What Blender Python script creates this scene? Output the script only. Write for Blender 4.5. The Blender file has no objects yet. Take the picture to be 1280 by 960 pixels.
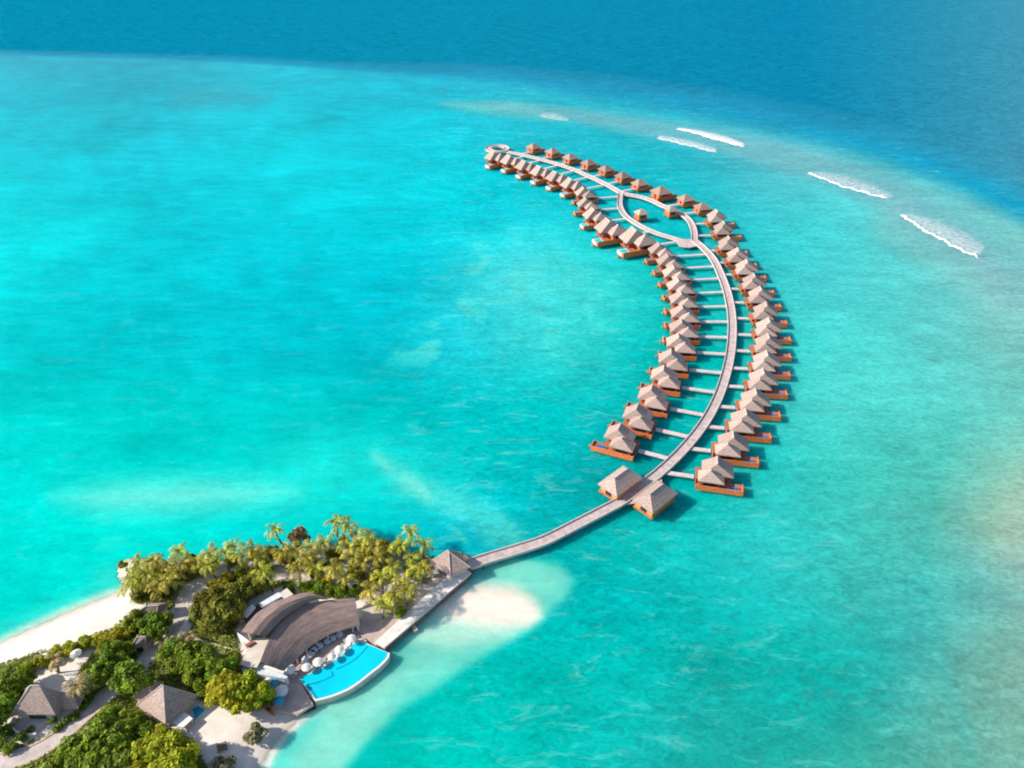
import bpy, bmesh, math, random
import numpy as np
from mathutils import Vector

C = bpy.context.scene.collection
S = bpy.context.scene
PI = math.pi
R = math.radians

# ------------------------------------------------------------------ survey
CAM_H, FOC, PITCH = 140.0, 900.0, R(35.84)
CP, SP = math.cos(PITCH), math.sin(PITCH)

def G(u, v, z=0.0):
    """ground survey: sight-line reading (u, v) -> place at height z"""
    dx, dy = (u - 640) / FOC, (480 - v) / FOC
    t = (CAM_H - z) / (SP - dy * CP)
    return (t * dx, t * (CP + dy * SP), z)

def readings(X, Y):
    """inverse of G on the water plane (numpy)"""
    fw = Y * CP + CAM_H * SP
    up = Y * SP - CAM_H * CP
    return 640 + FOC * X / fw, 480 - FOC * up / fw

def mpp(v):  # horizontal scale, readings per metre
    return (v + 170) * CP / CAM_H

# ------------------------------------------------------------------ helpers
def lin(c):
    return tuple(((x / 255) / 12.92 if x / 255 <= 0.04045 else ((x / 255 + 0.055) / 1.055) ** 2.4) for x in c)

class MB:
    def __init__(s):
        s.v = []; s.f = []
    def quadbox(s, p):  # 8 points: bottom 4 ccw, top 4
        i = len(s.v); s.v += p
        s.f += [(i+3,i+2,i+1,i), (i+4,i+5,i+6,i+7), (i,i+1,i+5,i+4), (i+1,i+2,i+6,i+5), (i+2,i+3,i+7,i+6), (i+3,i,i+4,i+7)]
        return s
    def box(s, x0, x1, y0, y1, z0, z1):
        if y0 > y1: y0, y1 = y1, y0
        if x0 > x1: x0, x1 = x1, x0
        s.quadbox([(x0,y0,z0),(x1,y0,z0),(x1,y1,z0),(x0,y1,z0),(x0,y0,z1),(x1,y0,z1),(x1,y1,z1),(x0,y1,z1)])
        return s
    def prism(s, poly, z0, z1):
        a = sum(poly[k-1][0]*poly[k][1]-poly[k][0]*poly[k-1][1] for k in range(len(poly)))
        if a < 0: poly = poly[::-1]
        n = len(poly); i = len(s.v)
        s.v += [(p[0],p[1],z0) for p in poly] + [(p[0],p[1],z1) for p in poly]
        s.f += [tuple(range(i+n-1, i-1, -1)), tuple(range(i+n, i+2*n))]
        for k in range(n):
            l = (k+1) % n
            s.f.append((i+k, i+l, i+n+l, i+n+k))
        return s
    def sheet(s, poly):
        a = sum(poly[k-1][0]*poly[k][1]-poly[k][0]*poly[k-1][1] for k in range(len(poly)))
        if a < 0: poly = poly[::-1]
        i = len(s.v); s.v += [tuple(p) for p in poly]; s.f.append(tuple(range(i, i+len(poly))))
        return s
    def tube(s, pts, rad, n=6):
        pts = [Vector(p) for p in pts]
        if not hasattr(rad, '__len__'): rad = [rad]*len(pts)
        i0 = len(s.v)
        for k, p in enumerate(pts):
            d = (pts[min(k+1, len(pts)-1)] - pts[max(k-1, 0)]).normalized()
            a = d.cross(Vector((0,0,1)))
            a = Vector((1,0,0)) if a.length < 1e-3 else a.normalized()
            b = d.cross(a)
            for q in range(n):
                t = 2*PI*q/n
                s.v.append(tuple(p + (a*math.cos(t) + b*math.sin(t))*rad[k]))
        for k in range(len(pts)-1):
            for q in range(n):
                l = (q+1) % n
                s.f.append((i0+k*n+q, i0+k*n+l, i0+(k+1)*n+l, i0+(k+1)*n+q))
        s.f.append(tuple(range(i0, i0+n)))
        e = i0+(len(pts)-1)*n
        s.f.append(tuple(range(e+n-1, e-1, -1)))
        return s
    def strip(s, path, off0, off1, z0, z1):
        """solid ribbon following a 2D path between two side offsets"""
        n = len(path); i = len(s.v)
        for k, p in enumerate(path):
            a, b = path[max(k-1,0)], path[min(k+1,n-1)]
            dx, dy = b[0]-a[0], b[1]-a[1]; L = math.hypot(dx,dy) or 1
            nx, ny = -dy/L, dx/L
            for o, z in ((off0,z0),(off1,z0),(off1,z1),(off0,z1)):
                s.v.append((p[0]+nx*o, p[1]+ny*o, z))
        for k in range(n-1):
            a, b = i+4*k, i+4*(k+1)
            for q in range(4):
                l = (q+1) % 4
                s.f.append((a+q, a+l, b+l, b+q))
        s.f += [(i,i+1,i+2,i+3), (i+4*(n-1)+3,i+4*(n-1)+2,i+4*(n-1)+1,i+4*(n-1))]
        return s
    def hip(s, cx, cy, hx, hy, rx, ry, z0, z1, th=0.28, flare=0.0, ox=0.0):
        i = len(s.v)
        for (a, b, z, o) in ((hx,hy,z0-th,0),(hx,hy,z0,0),(hx*.55+rx*.45,hy*.55+ry*.45,z0+(z1-z0)*(.45-flare),ox*.45),(rx,ry,z1,ox)):
            s.v += [(cx+o-a,cy-b,z),(cx+o+a,cy-b,z),(cx+o+a,cy+b,z),(cx+o-a,cy+b,z)]
        s.f.append((i+3,i+2,i+1,i))
        for lv in range(3):
            for q in range(4):
                l = (q+1) % 4; a = i+4*lv
                s.f.append((a+q, a+l, a+4+l, a+4+q))
        s.f.append((i+12,i+13,i+14,i+15))
        return s
    def build(s, name, mat, parent=None, smooth=False, fix=True, loc=None):
        me = bpy.data.meshes.new(name)
        me.from_pydata(s.v, [], s.f)
        if fix:
            bm = bmesh.new(); bm.from_mesh(me)
            bmesh.ops.recalc_face_normals(bm, faces=bm.faces)
            bm.to_mesh(me); bm.free()
        me.materials.append(mat)
        if smooth:
            me.polygons.foreach_set('use_smooth', [True]*len(me.polygons))
        o = bpy.data.objects.new(name, me); C.objects.link(o)
        if parent: o.parent = parent
        if loc: o.location = loc
        return o

def tag(o, label, cat, group=None, kind=None):
    o['label'] = label; o['category'] = cat
    if group: o['group'] = group
    if kind: o['kind'] = kind
    return o
def thing(name, label, cat, loc=(0,0,0), rz=0, group=None):
    o = bpy.data.objects.new(name, None); C.objects.link(o)
    o.empty_display_size = .5
    o.location = loc; o.rotation_euler = (0,0,rz)
    return tag(o, label, cat, group)
def struct(o): o['kind'] = 'structure'; return o
def copy_tree(o, parent=None):
    c = o.copy(); C.objects.link(c)
    if parent: c.parent = parent
    for ch in list(o.children): copy_tree(ch, c)
    return c
def resample(pts, step):
    pts = [Vector((p[0],p[1],0)) for p in pts]
    P = [pts[0]*2-pts[1]] + pts + [pts[-1]*2-pts[-2]]
    out = []
    for k in range(1, len(P)-2):
        n = max(2, int((P[k+1]-P[k]).length/step))
        for j in range(n):
            t = j/n
            q = 0.5*((2*P[k]) + (P[k+1]-P[k-1])*t + (2*P[k-1]-5*P[k]+4*P[k+1]-P[k+2])*t*t + (3*P[k]-P[k-1]-3*P[k+1]+P[k+2])*t**3)
            out.append((q.x,q.y))
    out.append((pts[-1].x,pts[-1].y))
    return out
ORD = ['zeroth','first','second','third','fourth','fifth','sixth','seventh','eighth','ninth','tenth','eleventh','twelfth','thirteenth','fourteenth','fifteenth','sixteenth','seventeenth','eighteenth','nineteenth','twentieth','twenty-first','twenty-second','twenty-third','twenty-fourth','twenty-fifth','twenty-sixth','twenty-seventh','twenty-eighth','twenty-ninth','thirtieth','thirty-first','thirty-second','thirty-third','thirty-fourth','thirty-fifth','thirty-sixth','thirty-seventh','thirty-eighth','thirty-ninth','fortieth','forty-first','forty-second']

# ------------------------------------------------------------------ materials
def newmat(name):
    m = bpy.data.materials.new(name); m.use_nodes = True
    nt = m.node_tree; b = nt.nodes['Principled BSDF']
    return m, nt, b
def N(nt, t, **kw):
    n = nt.nodes.new(t)
    for k, v in kw.items(): setattr(n, k, v)
    return n
def surf(name, col, rough=.8, var=.18, scale=2.0, bump=.2, stretch=(1,1,1), rand=.0, col2=None, spec=.3, island=0.0, trans=0.0):
    m, nt, b = newmat(name)
    L = nt.links.new
    tc = N(nt,'ShaderNodeTexCoord'); mp = N(nt,'ShaderNodeMapping'); mp.inputs['Scale'].default_value = stretch
    L(tc.outputs['Object'], mp.inputs['Vector'])
    nz = N(nt,'ShaderNodeTexNoise'); nz.inputs['Scale'].default_value = scale; nz.inputs['Detail'].default_value = 5; nz.inputs['Roughness'].default_value = .65
    L(mp.outputs[0], nz.inputs['Vector'])
    mx = N(nt,'ShaderNodeMix', data_type='RGBA')
    c2 = col2 or tuple(max(0, c*(1-var*2.2)) for c in col)
    c1 = tuple(c*(1+var) for c in col)
    mr = N(nt,'ShaderNodeMapRange'); mr.inputs[1].default_value = .3; mr.inputs[2].default_value = .7
    L(nz.outputs['Fac'], mr.inputs[0]); L(mr.outputs[0], mx.inputs['Factor'])
    mx.inputs['A'].default_value = (*c2,1); mx.inputs['B'].default_value = (*c1,1)
    out = mx.outputs['Result']
    if rand or island:
        hs = N(nt,'ShaderNodeHueSaturation')
        def rng(src, lo, hi, sock):
            q = N(nt,'ShaderNodeMapRange'); q.inputs[3].default_value = lo; q.inputs[4].default_value = hi
            L(src, q.inputs[0]); L(q.outputs[0], hs.inputs[sock])
        if island:
            ge = N(nt,'ShaderNodeNewGeometry')
            rng(ge.outputs['Random Per Island'], 1-island, 1+island, 'Value')
            oi = N(nt,'ShaderNodeObjectInfo'); rng(oi.outputs['Random'], .5-.022, .5+.022, 'Hue')
        else:
            oi = N(nt,'ShaderNodeObjectInfo'); rng(oi.outputs['Random'], 1-rand, 1+rand, 'Value')
        L(out, hs.inputs['Color']); out = hs.outputs['Color']
    L(out, b.inputs['Base Color'])
    b.inputs['Roughness'].default_value = rough; b.inputs['Specular IOR Level'].default_value = spec
    if bump:
        bp = N(nt,'ShaderNodeBump'); bp.inputs['Strength'].default_value = bump; bp.inputs['Distance'].default_value = .1
        L(nz.outputs['Fac'], bp.inputs['Height']); L(bp.outputs[0], b.inputs['Normal'])
    if trans:
        tr = N(nt,'ShaderNodeBsdfTranslucent'); L(out, tr.inputs['Color'])
        ms = N(nt,'ShaderNodeMixShader'); ms.inputs[0].default_value = trans
        L(b.outputs[0], ms.inputs[1]); L(tr.outputs[0], ms.inputs[2])
        L(ms.outputs[0], nt.nodes['Material Output'].inputs['Surface'])
    return m

M = {}
M['thatch'] = surf('thatch', (.455,.335,.29), .95, .26, 1.6, .35, (1,1,5), rand=.16)
M['thatchred'] = surf('thatchred', (.40,.25,.205), .95, .26, 1.6, .35, (1,1,5), rand=.16)
M['ridge'] = surf('ridge', (.55,.47,.43), .95, .15, 2, .3)
M['deckwood'] = surf('deckwood', (.52,.17,.075), .7, .22, 1.4, .2, (1,8,1), rand=.12)
M['screen'] = surf('screen', (.78,.20,.06), .7, .22, 1.2, .2, (6,1,1), rand=.12)
M['wallwood'] = surf('wallwood', (.42,.13,.06), .75, .2, 1.2, .2, (5,5,1), rand=.12)
M['yellowwood'] = surf('yellowwood', (.62,.30,.10), .75, .15, 1.2, .2, (5,5,1))
M['boards'] = surf('boards', (.54,.44,.42), .85, .16, .8, .2, rand=.04)
M['beam'] = surf('beam', (.62,.52,.50), .85, .12, 1.0, .2)
M['pile'] = surf('pile', (.17,.12,.10), .85, .25, 2, .3)
M['poolblue'] = surf('poolblue', (.0,.16,.42), .12, .08, .8, .02, spec=.5)
M['poolcyan'] = surf('poolcyan', (.0,.56,.70), .10, .06, .25, .02, spec=.4)
M['poolline'] = surf('poolline', (.0,.28,.45), .15, .06, .5, .02, spec=.4)
M['white'] = surf('white', (.78,.75,.71), .6, .06, 1.5, .08)
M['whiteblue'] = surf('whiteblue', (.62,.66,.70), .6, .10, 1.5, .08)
M['canvas'] = surf('canvas', (.70,.67,.64), .8, .05, 2, .05)
M['bluecanvas'] = surf('bluecanvas', (.03,.30,.45), .8, .1, 2, .05)
M['cream'] = surf('cream', (.66,.58,.49), .85, .10, .9, .15)
M['concrete'] = surf('concrete', (.74,.68,.63), .85, .10, .6, .15)
M['stone'] = surf('stone', (.24,.16,.12), .9, .3, 1.2, .5)
M['paving'] = surf('paving', (.50,.38,.33), .85, .14, .5, .15)
M['path'] = surf('path', (.56,.48,.44), .9, .14, .4, .15)
M['curb'] = surf('curb', (.55,.42,.35), .9, .14, .7, .15)
M['glass'] = surf('glass', (.025,.035,.05), .08, .2, 1, 0, spec=.6)
M['dark'] = surf('dark', (.06,.05,.05), .8, .2, 1, .1)
M['metal'] = surf('metal', (.5,.5,.5), .4, .1, 2, 0)
M['kayak'] = surf('kayak', (.62,.15,.05), .4, .08, 1, 0, spec=.5)
M['brown'] = surf('brown', (.20,.12,.08), .8, .2, 2, .2)
M['trunk'] = surf('trunk', (.24,.18,.13), .9, .25, 4, .4)
M['leaf'] = surf('leaf', (.265,.365,.022), .6, .35, .9, 0, island=.50, spec=.25, trans=.42)
M['leafolive'] = surf('leafolive', (.31,.315,.034), .6, .35, .9, 0, island=.45, spec=.25, trans=.40)
M['leafbright'] = surf('leafbright', (.52,.54,.024), .6, .3, .9, 0, island=.40, spec=.25, trans=.42)
M['leafred'] = surf('leafred', (.44,.25,.11), .6, .3, .9, 0, island=.35, spec=.25, trans=.25)
M['leafflame'] = surf('leafflame', (.42,.24,.03), .6, .3, 3, 0, island=.5, col2=(.55,.05,.03), trans=.25)
M['leafdry'] = surf('leafdry', (.30,.26,.13), .7, .3, .9, 0, island=.35, trans=.25)
M['palm'] = surf('palm', (.58,.52,.06), 0.5, .35, .7, 0, island=.62, spec=.3, trans=.40)
M['palmtan'] = surf('palmtan', (.52,.36,.16), .6, .3, .7, 0, island=.4, trans=.25)
M['cover'] = surf('cover', (.28,.33,.03), .7, .35, .25, 0, island=.55, trans=.35)

def roofband_mat():
    m, nt, b = newmat('bandthatch'); L = nt.links.new
    at = N(nt,'ShaderNodeAttribute', attribute_name='along')
    mp = N(nt,'ShaderNodeMapping'); mp.inputs['Scale'].default_value = (.30,.9,1); mp.inputs['Rotation'].default_value = (0,0,.05)
    L(at.outputs['Vector'], mp.inputs['Vector'])
    n1 = N(nt,'ShaderNodeTexNoise'); n1.inputs['Scale'].default_value = 1.0; n1.inputs['Detail'].default_value = 8; n1.inputs['Roughness'].default_value = .72; n1.inputs['Distortion'].default_value = .4
    L(mp.outputs[0], n1.inputs['Vector'])
    cr = N(nt,'ShaderNodeValToRGB')
    cr.color_ramp.elements[0].position = .3; cr.color_ramp.elements[0].color = (.16,.105,.092,1)
    cr.color_ramp.elements[1].position = .75; cr.color_ramp.elements[1].color = (.37,.275,.245,1)
    L(n1.outputs['Fac'], cr.inputs[0]); L(cr.outputs[0], b.inputs['Base Color'])
    b.inputs['Roughness'].default_value = .95; b.inputs['Specular IOR Level'].default_value = .2
    bp = N(nt,'ShaderNodeBump'); bp.inputs['Strength'].default_value = .8; bp.inputs['Distance'].default_value = .3
    L(n1.outputs['Fac'], bp.inputs['Height']); L(bp.outputs[0], b.inputs['Normal'])
    return m
M['band'] = roofband_mat()

# ------------------------------------------------------------------ camera, light
cam = bpy.data.cameras.new('camera'); co = bpy.data.objects.new('camera', cam); C.objects.link(co)
co.location = (0,0,CAM_H); co.rotation_euler = (PI/2-PITCH,0,0)
cam.sensor_width = 36; cam.lens = FOC/1280*36; cam.clip_end = 60000; cam.clip_start = 1
S.camera = co
TOSUN = Vector((-1,-.07,0)).normalized(); EL = R(34)
sd = Vector((TOSUN.x*math.cos(EL), TOSUN.y*math.cos(EL), math.sin(EL)))
sl = bpy.data.lights.new('sun','SUN'); sl.energy = 5.0; sl.angle = R(.53); sl.color = (1,.93,.82)
so = bpy.data.objects.new('sun', sl); C.objects.link(so); so.location = (0,0,300); so.rotation_euler = sd.to_track_quat('Z','Y').to_euler()
W = bpy.data.worlds.new('World'); S.world = W; W.use_nodes = True
sky = W.node_tree.nodes.new('ShaderNodeTexSky'); sky.sky_type = 'NISHITA'; sky.sun_disc = False
sky.sun_elevation = EL; sky.sun_rotation = math.atan2(TOSUN.x, TOSUN.y) % (2*PI)
bg = W.node_tree.nodes['Background']; W.node_tree.links.new(sky.outputs[0], bg.inputs['Color']); bg.inputs['Strength'].default_value = .135
S.view_settings.view_transform = 'Standard'; S.view_settings.look = 'None'; S.view_settings.gamma = 1; S.view_settings.exposure = 0.39
S.render.engine = 'CYCLES'
S.cycles.max_bounces = 5; S.cycles.transparent_max_bounces = 8; S.cycles.use_denoising = True
S.cycles.filter_width = 1.9

# ------------------------------------------------------------------ noise for terrain and sea bed
def vnoise(x, y, seed=0):
    xi = np.floor(x).astype(np.int64); yi = np.floor(y).astype(np.int64)
    fx = x-xi; fy = y-yi; fx = fx*fx*(3-2*fx); fy = fy*fy*(3-2*fy)
    def h(a, b):
        n = (a*374761393 + b*668265263 + seed*974634)&0x7fffffff
        n = ((n^(n>>13))*1274126177)&0x7fffffff
        return ((n^(n>>16))&0xffff)/65535.0
    return (h(xi,yi)*(1-fx)+h(xi+1,yi)*fx)*(1-fy)+(h(xi,yi+1)*(1-fx)+h(xi+1,yi+1)*fx)*fy
def fbm(x, y, seed=0, o=4):
    s = 0; a = .5
    for k in range(o):
        s = s+a*vnoise(x*2**k, y*2**k, seed+k); a *= .5
    return s/(1-.5**o)
def sdist(px, py, poly):
    """signed distance, positive inside"""
    d = np.full(px.shape, 1e9); ins = np.zeros(px.shape, bool)
    n = len(poly)
    for k in range(n):
        ax, ay = poly[k]; bx, by = poly[(k+1)%n]
        ex, ey = bx-ax, by-ay
        t = np.clip(((px-ax)*ex+(py-ay)*ey)/(ex*ex+ey*ey+1e-9),0,1)
        d = np.minimum(d, np.hypot(px-ax-t*ex, py-ay-t*ey))
        c = ((ay > py) != (by > py))
        with np.errstate(divide='ignore', invalid='ignore'):
            xx = ax+(py-ay)*ex/(ey if ey else 1e-9)
        ins ^= c & (px < xx)
    return np.where(ins, d, -d)
def ldist(px, py, pts):
    d = np.full(px.shape, 1e9)
    for (ax,ay),(bx,by) in zip(pts[:-1], pts[1:]):
        ex, ey = bx-ax, by-ay
        t = np.clip(((px-ax)*ex+(py-ay)*ey)/(ex*ex+ey*ey+1e-9),0,1)
        d = np.minimum(d, np.hypot(px-ax-t*ex, py-ay-t*ey))
    return d
def sm(x, a, b):
    t = np.clip((x-a)/(b-a),0,1); return t*t*(3-2*t)

# ------------------------------------------------------------------ island outline (survey readings of the water line)
SHORE = [(-120,880),(-60,845),(0,803),(40,784),(80,766),(120,750),(149,738),(151,730),(145,716),(145,704),(160,697),(215,701),(260,702),(300,699),(345,692),
         (380,684),(420,680),(470,684),(510,690),(550,697),(582,703),(588,712),(560,740),(520,774),(485,807),(486,822),(465,845),(438,864),(396,881),
         (378,895),(362,909),(347,925),(335,943),(326,962),(318,990),(312,1040),(-160,1040)]
shoreW = [G(u,v)[:2] for u,v in SHORE]

# ------------------------------------------------------------------ the sea
def make_water():
    ys = [20.0, 45.0]
    y = 55.0
    while y < 1250: ys.append(y); y += max(.62, .0062*y)
    while y < 9500: ys.append(y); y *= 1.13
    ys = np.array([-9500,-3000,-800,-200,-40]+ys+[12000.])
    inner = np.linspace(-1,1,421)
    xs = np.concatenate([[-14,-6,-3,-1.8,-1.3],inner,[1.3,1.8,3,6,14]])
    yy = np.repeat(ys, len(xs)); half = np.maximum(.80*np.abs(yy)+62, 70)
    half = np.where(np.abs(yy) > 2000, np.abs(yy), half)
    X = np.tile(xs, len(ys))*half; Y = yy
    n, m = len(ys), len(xs)
    ok = np.clip(Y, 48, 1150)
    Xc = np.clip(X, -.82*ok-50, .82*ok+50)
    u, v = readings(Xc, ok)
    u0, v0 = u.copy(), v.copy()
    # small wandering so borders are irregular; amplitude follows the ground
    w1 = fbm(X/14, Y/14, 3)-.5; w2 = fbm(X/14+50, Y/14, 9)-.5
    sc = mpp(v); fs = np.clip((v+170)/1000,.15,1)
    u = u+w1*9*sc/4; v = v+w2*9*sc/4*fs
    pts = [ # u, v, sRGB of the shallow water over sand, weed and coral
     (0,100,(0,190,214)),(200,112,(18,182,205)),(400,120,(0,192,212)),(540,118,(0,186,208)),(640,150,(20,190,208)),(560,170,(0,200,215)),
     (100,180,(0,200,218)),(20,300,(0,226,230)),(100,250,(0,214,226)),(300,210,(0,208,220)),(300,300,(0,203,217)),(450,260,(0,208,220)),(500,200,(0,203,218)),(590,250,(0,203,214)),
     (640,290,(30,205,212)),(650,340,(70,214,214)),(700,380,(60,212,208)),(620,390,(50,208,208)),(100,420,(0,208,214)),(250,380,(0,205,215)),(300,440,(0,196,205)),(450,430,(0,188,196)),(500,340,(0,196,208)),
     (560,450,(20,196,198)),(640,460,(30,200,196)),(720,450,(40,205,196)),(780,440,(20,195,190)),(780,360,(40,205,200)),(150,520,(0,205,205)),(320,520,(0,196,198)),(480,520,(0,188,188)),(600,520,(0,190,188)),(690,520,(0,190,184)),
     (40,600,(0,218,216)),(100,640,(0,226,220)),(20,700,(0,222,218)),(60,740,(0,222,216)),(200,660,(0,218,212)),(320,650,(0,208,206)),(400,610,(20,212,206)),(500,600,(20,205,200)),(460,640,(0,200,198)),
     (620,570,(0,182,178)),(690,600,(0,168,166)),(720,560,(0,176,174)),(560,680,(0,186,196)),(600,660,(0,186,196)),(540,640,(10,192,196)),(690,640,(0,172,168)),(660,665,(0,174,170)),
     (800,280,(0,190,196)),(860,420,(0,185,180)),(850,520,(0,180,175)),(800,560,(0,165,165)),(890,470,(0,190,185)),(840,330,(10,190,190)),
     (960,230,(70,190,200)),(1000,290,(60,205,208)),(1000,360,(66,205,206)),(1100,300,(84,200,200)),(1090,380,(80,206,204)),(1000,500,(66,205,200)),(1150,450,(90,206,200)),(1230,420,(110,200,194)),(1270,500,(110,200,190)),(1000,430,(60,208,202)),
     (750,720,(0,186,172)),(800,680,(10,190,176)),(800,780,(0,184,168)),(920,640,(30,196,186)),(880,600,(0,188,182)),(900,720,(24,194,180)),(1000,650,(50,198,186)),(1080,560,(70,204,192)),(1120,680,(76,192,174)),(1190,600,(100,198,182)),
     (1260,660,(156,196,170)),(1280,720,(138,190,170)),(1210,720,(98,188,170)),(1250,850,(116,174,150)),(1200,940,(92,178,156)),(1280,940,(116,178,152)),(1130,800,(58,178,162)),(1160,870,(70,174,156)),(1050,850,(22,176,156)),(1000,930,(30,172,150)),(1090,940,(60,176,150)),(930,800,(10,184,164)),(900,900,(24,178,158)),
     (700,850,(0,186,166)),(620,900,(0,190,172)),(500,950,(0,186,168)),(760,930,(10,188,168)),(660,960,(0,184,164)),(580,870,(0,190,172)),(840,850,(10,184,164)),(980,740,(36,190,174)),(1060,740,(54,190,170))]
    P = np.array([[p[0],p[1]*1.15] for p in pts],float); K = np.array([p[2] for p in pts],float)
    def kern(d): return np.sqrt(d*d+60.0**2)
    D = kern(np.hypot(P[:,None,0]-P[None,:,0], P[:,None,1]-P[None,:,1]))
    A = np.block([[D, np.ones((len(P),1))],[np.ones((1,len(P))), np.zeros((1,1))]])
    wgt = np.linalg.lstsq(A+np.eye(len(A))*1e-6, np.vstack([K,np.zeros((1,3))]), rcond=None)[0]
    uu = np.clip(u,-90,1370); vv = np.clip(v,70,985)*1.15
    col = np.zeros((len(X),3))
    for a in range(0,len(X),20000):
        d = kern(np.hypot(uu[a:a+20000,None]-P[None,:,0], vv[a:a+20000,None]-P[None,:,1]))
        col[a:a+20000] = d@wgt[:-1]+wgt[-1]
    col = np.clip(col,0,235)
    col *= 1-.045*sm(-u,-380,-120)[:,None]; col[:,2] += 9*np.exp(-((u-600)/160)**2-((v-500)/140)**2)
    col[:,2] += 11*sm(v,560,760)*sm(u,120,400); col[:,1] += 7*sm(v,420,520)*sm(760-u,0,200)
    # broad clouding of the sea bed
    cl = fbm(X/42, Y/70, 21)-.5; cl2 = fbm((X+.4*Y)/9, (Y-.2*X)/22, 33)-.5
    col *= (1+.10*cl+.09*cl2)[:,None]
    def over(c, a): 
        nonlocal col
        col = col*(1-a[:,None])+np.array(c)[None,:]*a[:,None]
    def blob(poly, c, soft, amt=1., shift=0.):
        over(c, amt*sm(sdist(u,v,poly)+shift,-soft,soft))
    # shallow sand features
    blob([(70,622),(140,604),(230,598),(330,604),(370,616),(310,632),(220,642),(120,640)],(112,232,218),26,.9)
    blob([(30,285),(140,255),(200,262),(120,300),(40,320)],(0,230,232),20,.5)
    # grey sand along the reef crest
    crest = [(540,128),(640,134),(720,144),(800,158),(880,172),(960,190),(1040,214),(1110,243),(1180,284),(1240,330),(1300,380),(1360,440)]
    dc = ldist(u,v,crest); wid = 6+np.clip((u-560)/600,0,1.2)*22
    over((118,184,192),.78*sm(-dc/wid,-1.3,-.25)*sm(u,530,640))
    over((140,188,188),.45*sm(-ldist(u,v,[(1120,280),(1200,330),(1290,390)]),-45,-8))
    blob([(215,112),(290,104),(345,118),(330,134),(250,138),(215,130)],(70,170,190),12,.55)
    blob([(545,126),(640,128),(690,140),(700,152),(620,146),(560,136)],(104,194,196),6,.7)
    blob([(1225,380),(1300,360),(1300,470),(1240,430)],(130,196,188),40,.5)
    blob([(1235,640),(1300,590),(1300,720),(1250,700)],(166,200,180),40,.3)
    blob([(1130,900),(1180,800),(1300,740),(1300,1000),(1150,1000)],(126,176,152),60,.3)
    # channel of clearer water at the right
    over((40,192,182),.16*sm(-ldist(u,v,[(1190,520),(1160,620),(1150,720),(1170,820),(1200,900),(1215,980)]),-22,-2))
    # pale sand apron right of the island, weed border beyond it
    apron = [(575,718),(600,700),(650,697),(700,706),(716,725),(708,748),(680,768),(640,800),(560,848),(500,888),(455,930),(415,975),(300,1000),(360,880),(480,800)]
    blob(apron,(112,224,206),9,.92)
    blob([(598,700),(660,702),(700,720),(690,742),(640,752),(600,730)],(128,226,206),8,.8)
    blob([(330,960),(390,890),(480,840),(520,840),(470,900),(420,960)],(146,232,212),14,.8)
    blob([(520,800),(600,790),(560,830),(500,860)],(128,228,208),16,.8)
    blob([(540,752),(575,742),(640,748),(672,768),(640,800),(575,806),(510,800)],(186,238,220),14,.9)
    # emerging sand tongue
    blob([(544,756),(566,734),(598,727),(642,734),(670,750),(677,770),(660,784),(624,786),(588,778),(556,770)],(255,243,228),13,1.)
    # pale weed-combed bank beside the jetty, with fingers
    bank = [(470,572),(520,596),(570,618),(620,640),(648,662),(648,690),(628,684),(610,676),(590,652),(540,626),(490,596)]
    fing = sm(fbm((X*.9+Y*.5)/5.5, (Y*.9-X*.5)/24, 77),.40,.60)
    over((124,230,216),.82*sm(sdist(u,v,bank)+4,-14,12)*(.55+.45*fing))
    over((100,220,205),.55*sm(sdist(u,v,[(560,655),(610,648),(640,680),(600,690),(575,690)]),-6,6)*sm(fbm((X*.8+Y*.6)/4, (Y*.8-X*.6)/22, 5),.5,.62))
    over((84,220,212),.7*sm(sdist(u,v,[(590,300),(660,300),(740,360),(780,420),(700,430),(600,400),(540,460),(480,445),(560,380)]),-30,25)*sm(fbm((X-.35*Y)/8,(Y+.3*X)/11,61),.48,.66))
    # shelf right against the left beach
    dI = sdist(X, Y, shoreW)
    near = sm(dI,-9,-.3)*sm(420-u0,0,40)*sm(v0,690,730)
    over((70,230,216),.7*near)
    near2 = sm(dI,-3.2,-.2)*np.clip(sm(170-u0,0,20)*sm(v0,730,740)+sm(u0,300,320)*sm(v0,876,890),0,1)
    over((205,240,222),.9*near2)
    foam = sm(-np.abs(dI+.8+.5*w1),-.8,-.25)*sm(u0,315,330)*sm(v0,885,900)*sm(fbm(X/2.2,Y/2.2,14),.3,.5)
    over((250,250,240),.9*foam)
    # deep sea beyond the reef
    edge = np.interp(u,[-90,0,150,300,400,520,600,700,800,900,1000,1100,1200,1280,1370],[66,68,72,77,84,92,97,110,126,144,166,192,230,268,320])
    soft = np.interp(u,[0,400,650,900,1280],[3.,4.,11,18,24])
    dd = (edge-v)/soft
    deepc = np.stack([np.interp(u,[0,640,1000,1280],[8,14,14,72]),np.interp(u,[0,640,1000,1280],[155,154,150,166]),np.interp(u,[0,640,1280],[194,192,194])],1)  # paler toward the right: sky reflection put into the water colour
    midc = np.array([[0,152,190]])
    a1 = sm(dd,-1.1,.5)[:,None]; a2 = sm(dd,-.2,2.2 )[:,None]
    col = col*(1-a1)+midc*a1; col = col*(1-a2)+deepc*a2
    col = np.clip(col,0,255); lc = col/255.; lc = np.where(lc <= .04045, lc/12.92, ((lc+.055)/1.055)**2.4)
    lc = lc*np.array([[.70,.69,.675]])
    mot = np.zeros(len(X))
    for (cu,cv,s,a) in ((1080,880,120,1),(930,850,70,.8),(1230,850,100,.7),(960,780,60,.4),(780,690,60,.35),(700,620,60,.35),(880,940,80,.6),(760,860,90,.25),(640,930,120,.25),(940,690,60,.25)):
        mot = np.maximum(mot, a*np.exp(-((u-cu)**2+(v-cv)**2)/(2*s*s)))
    mot *= 1-a1[:,0]
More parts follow.
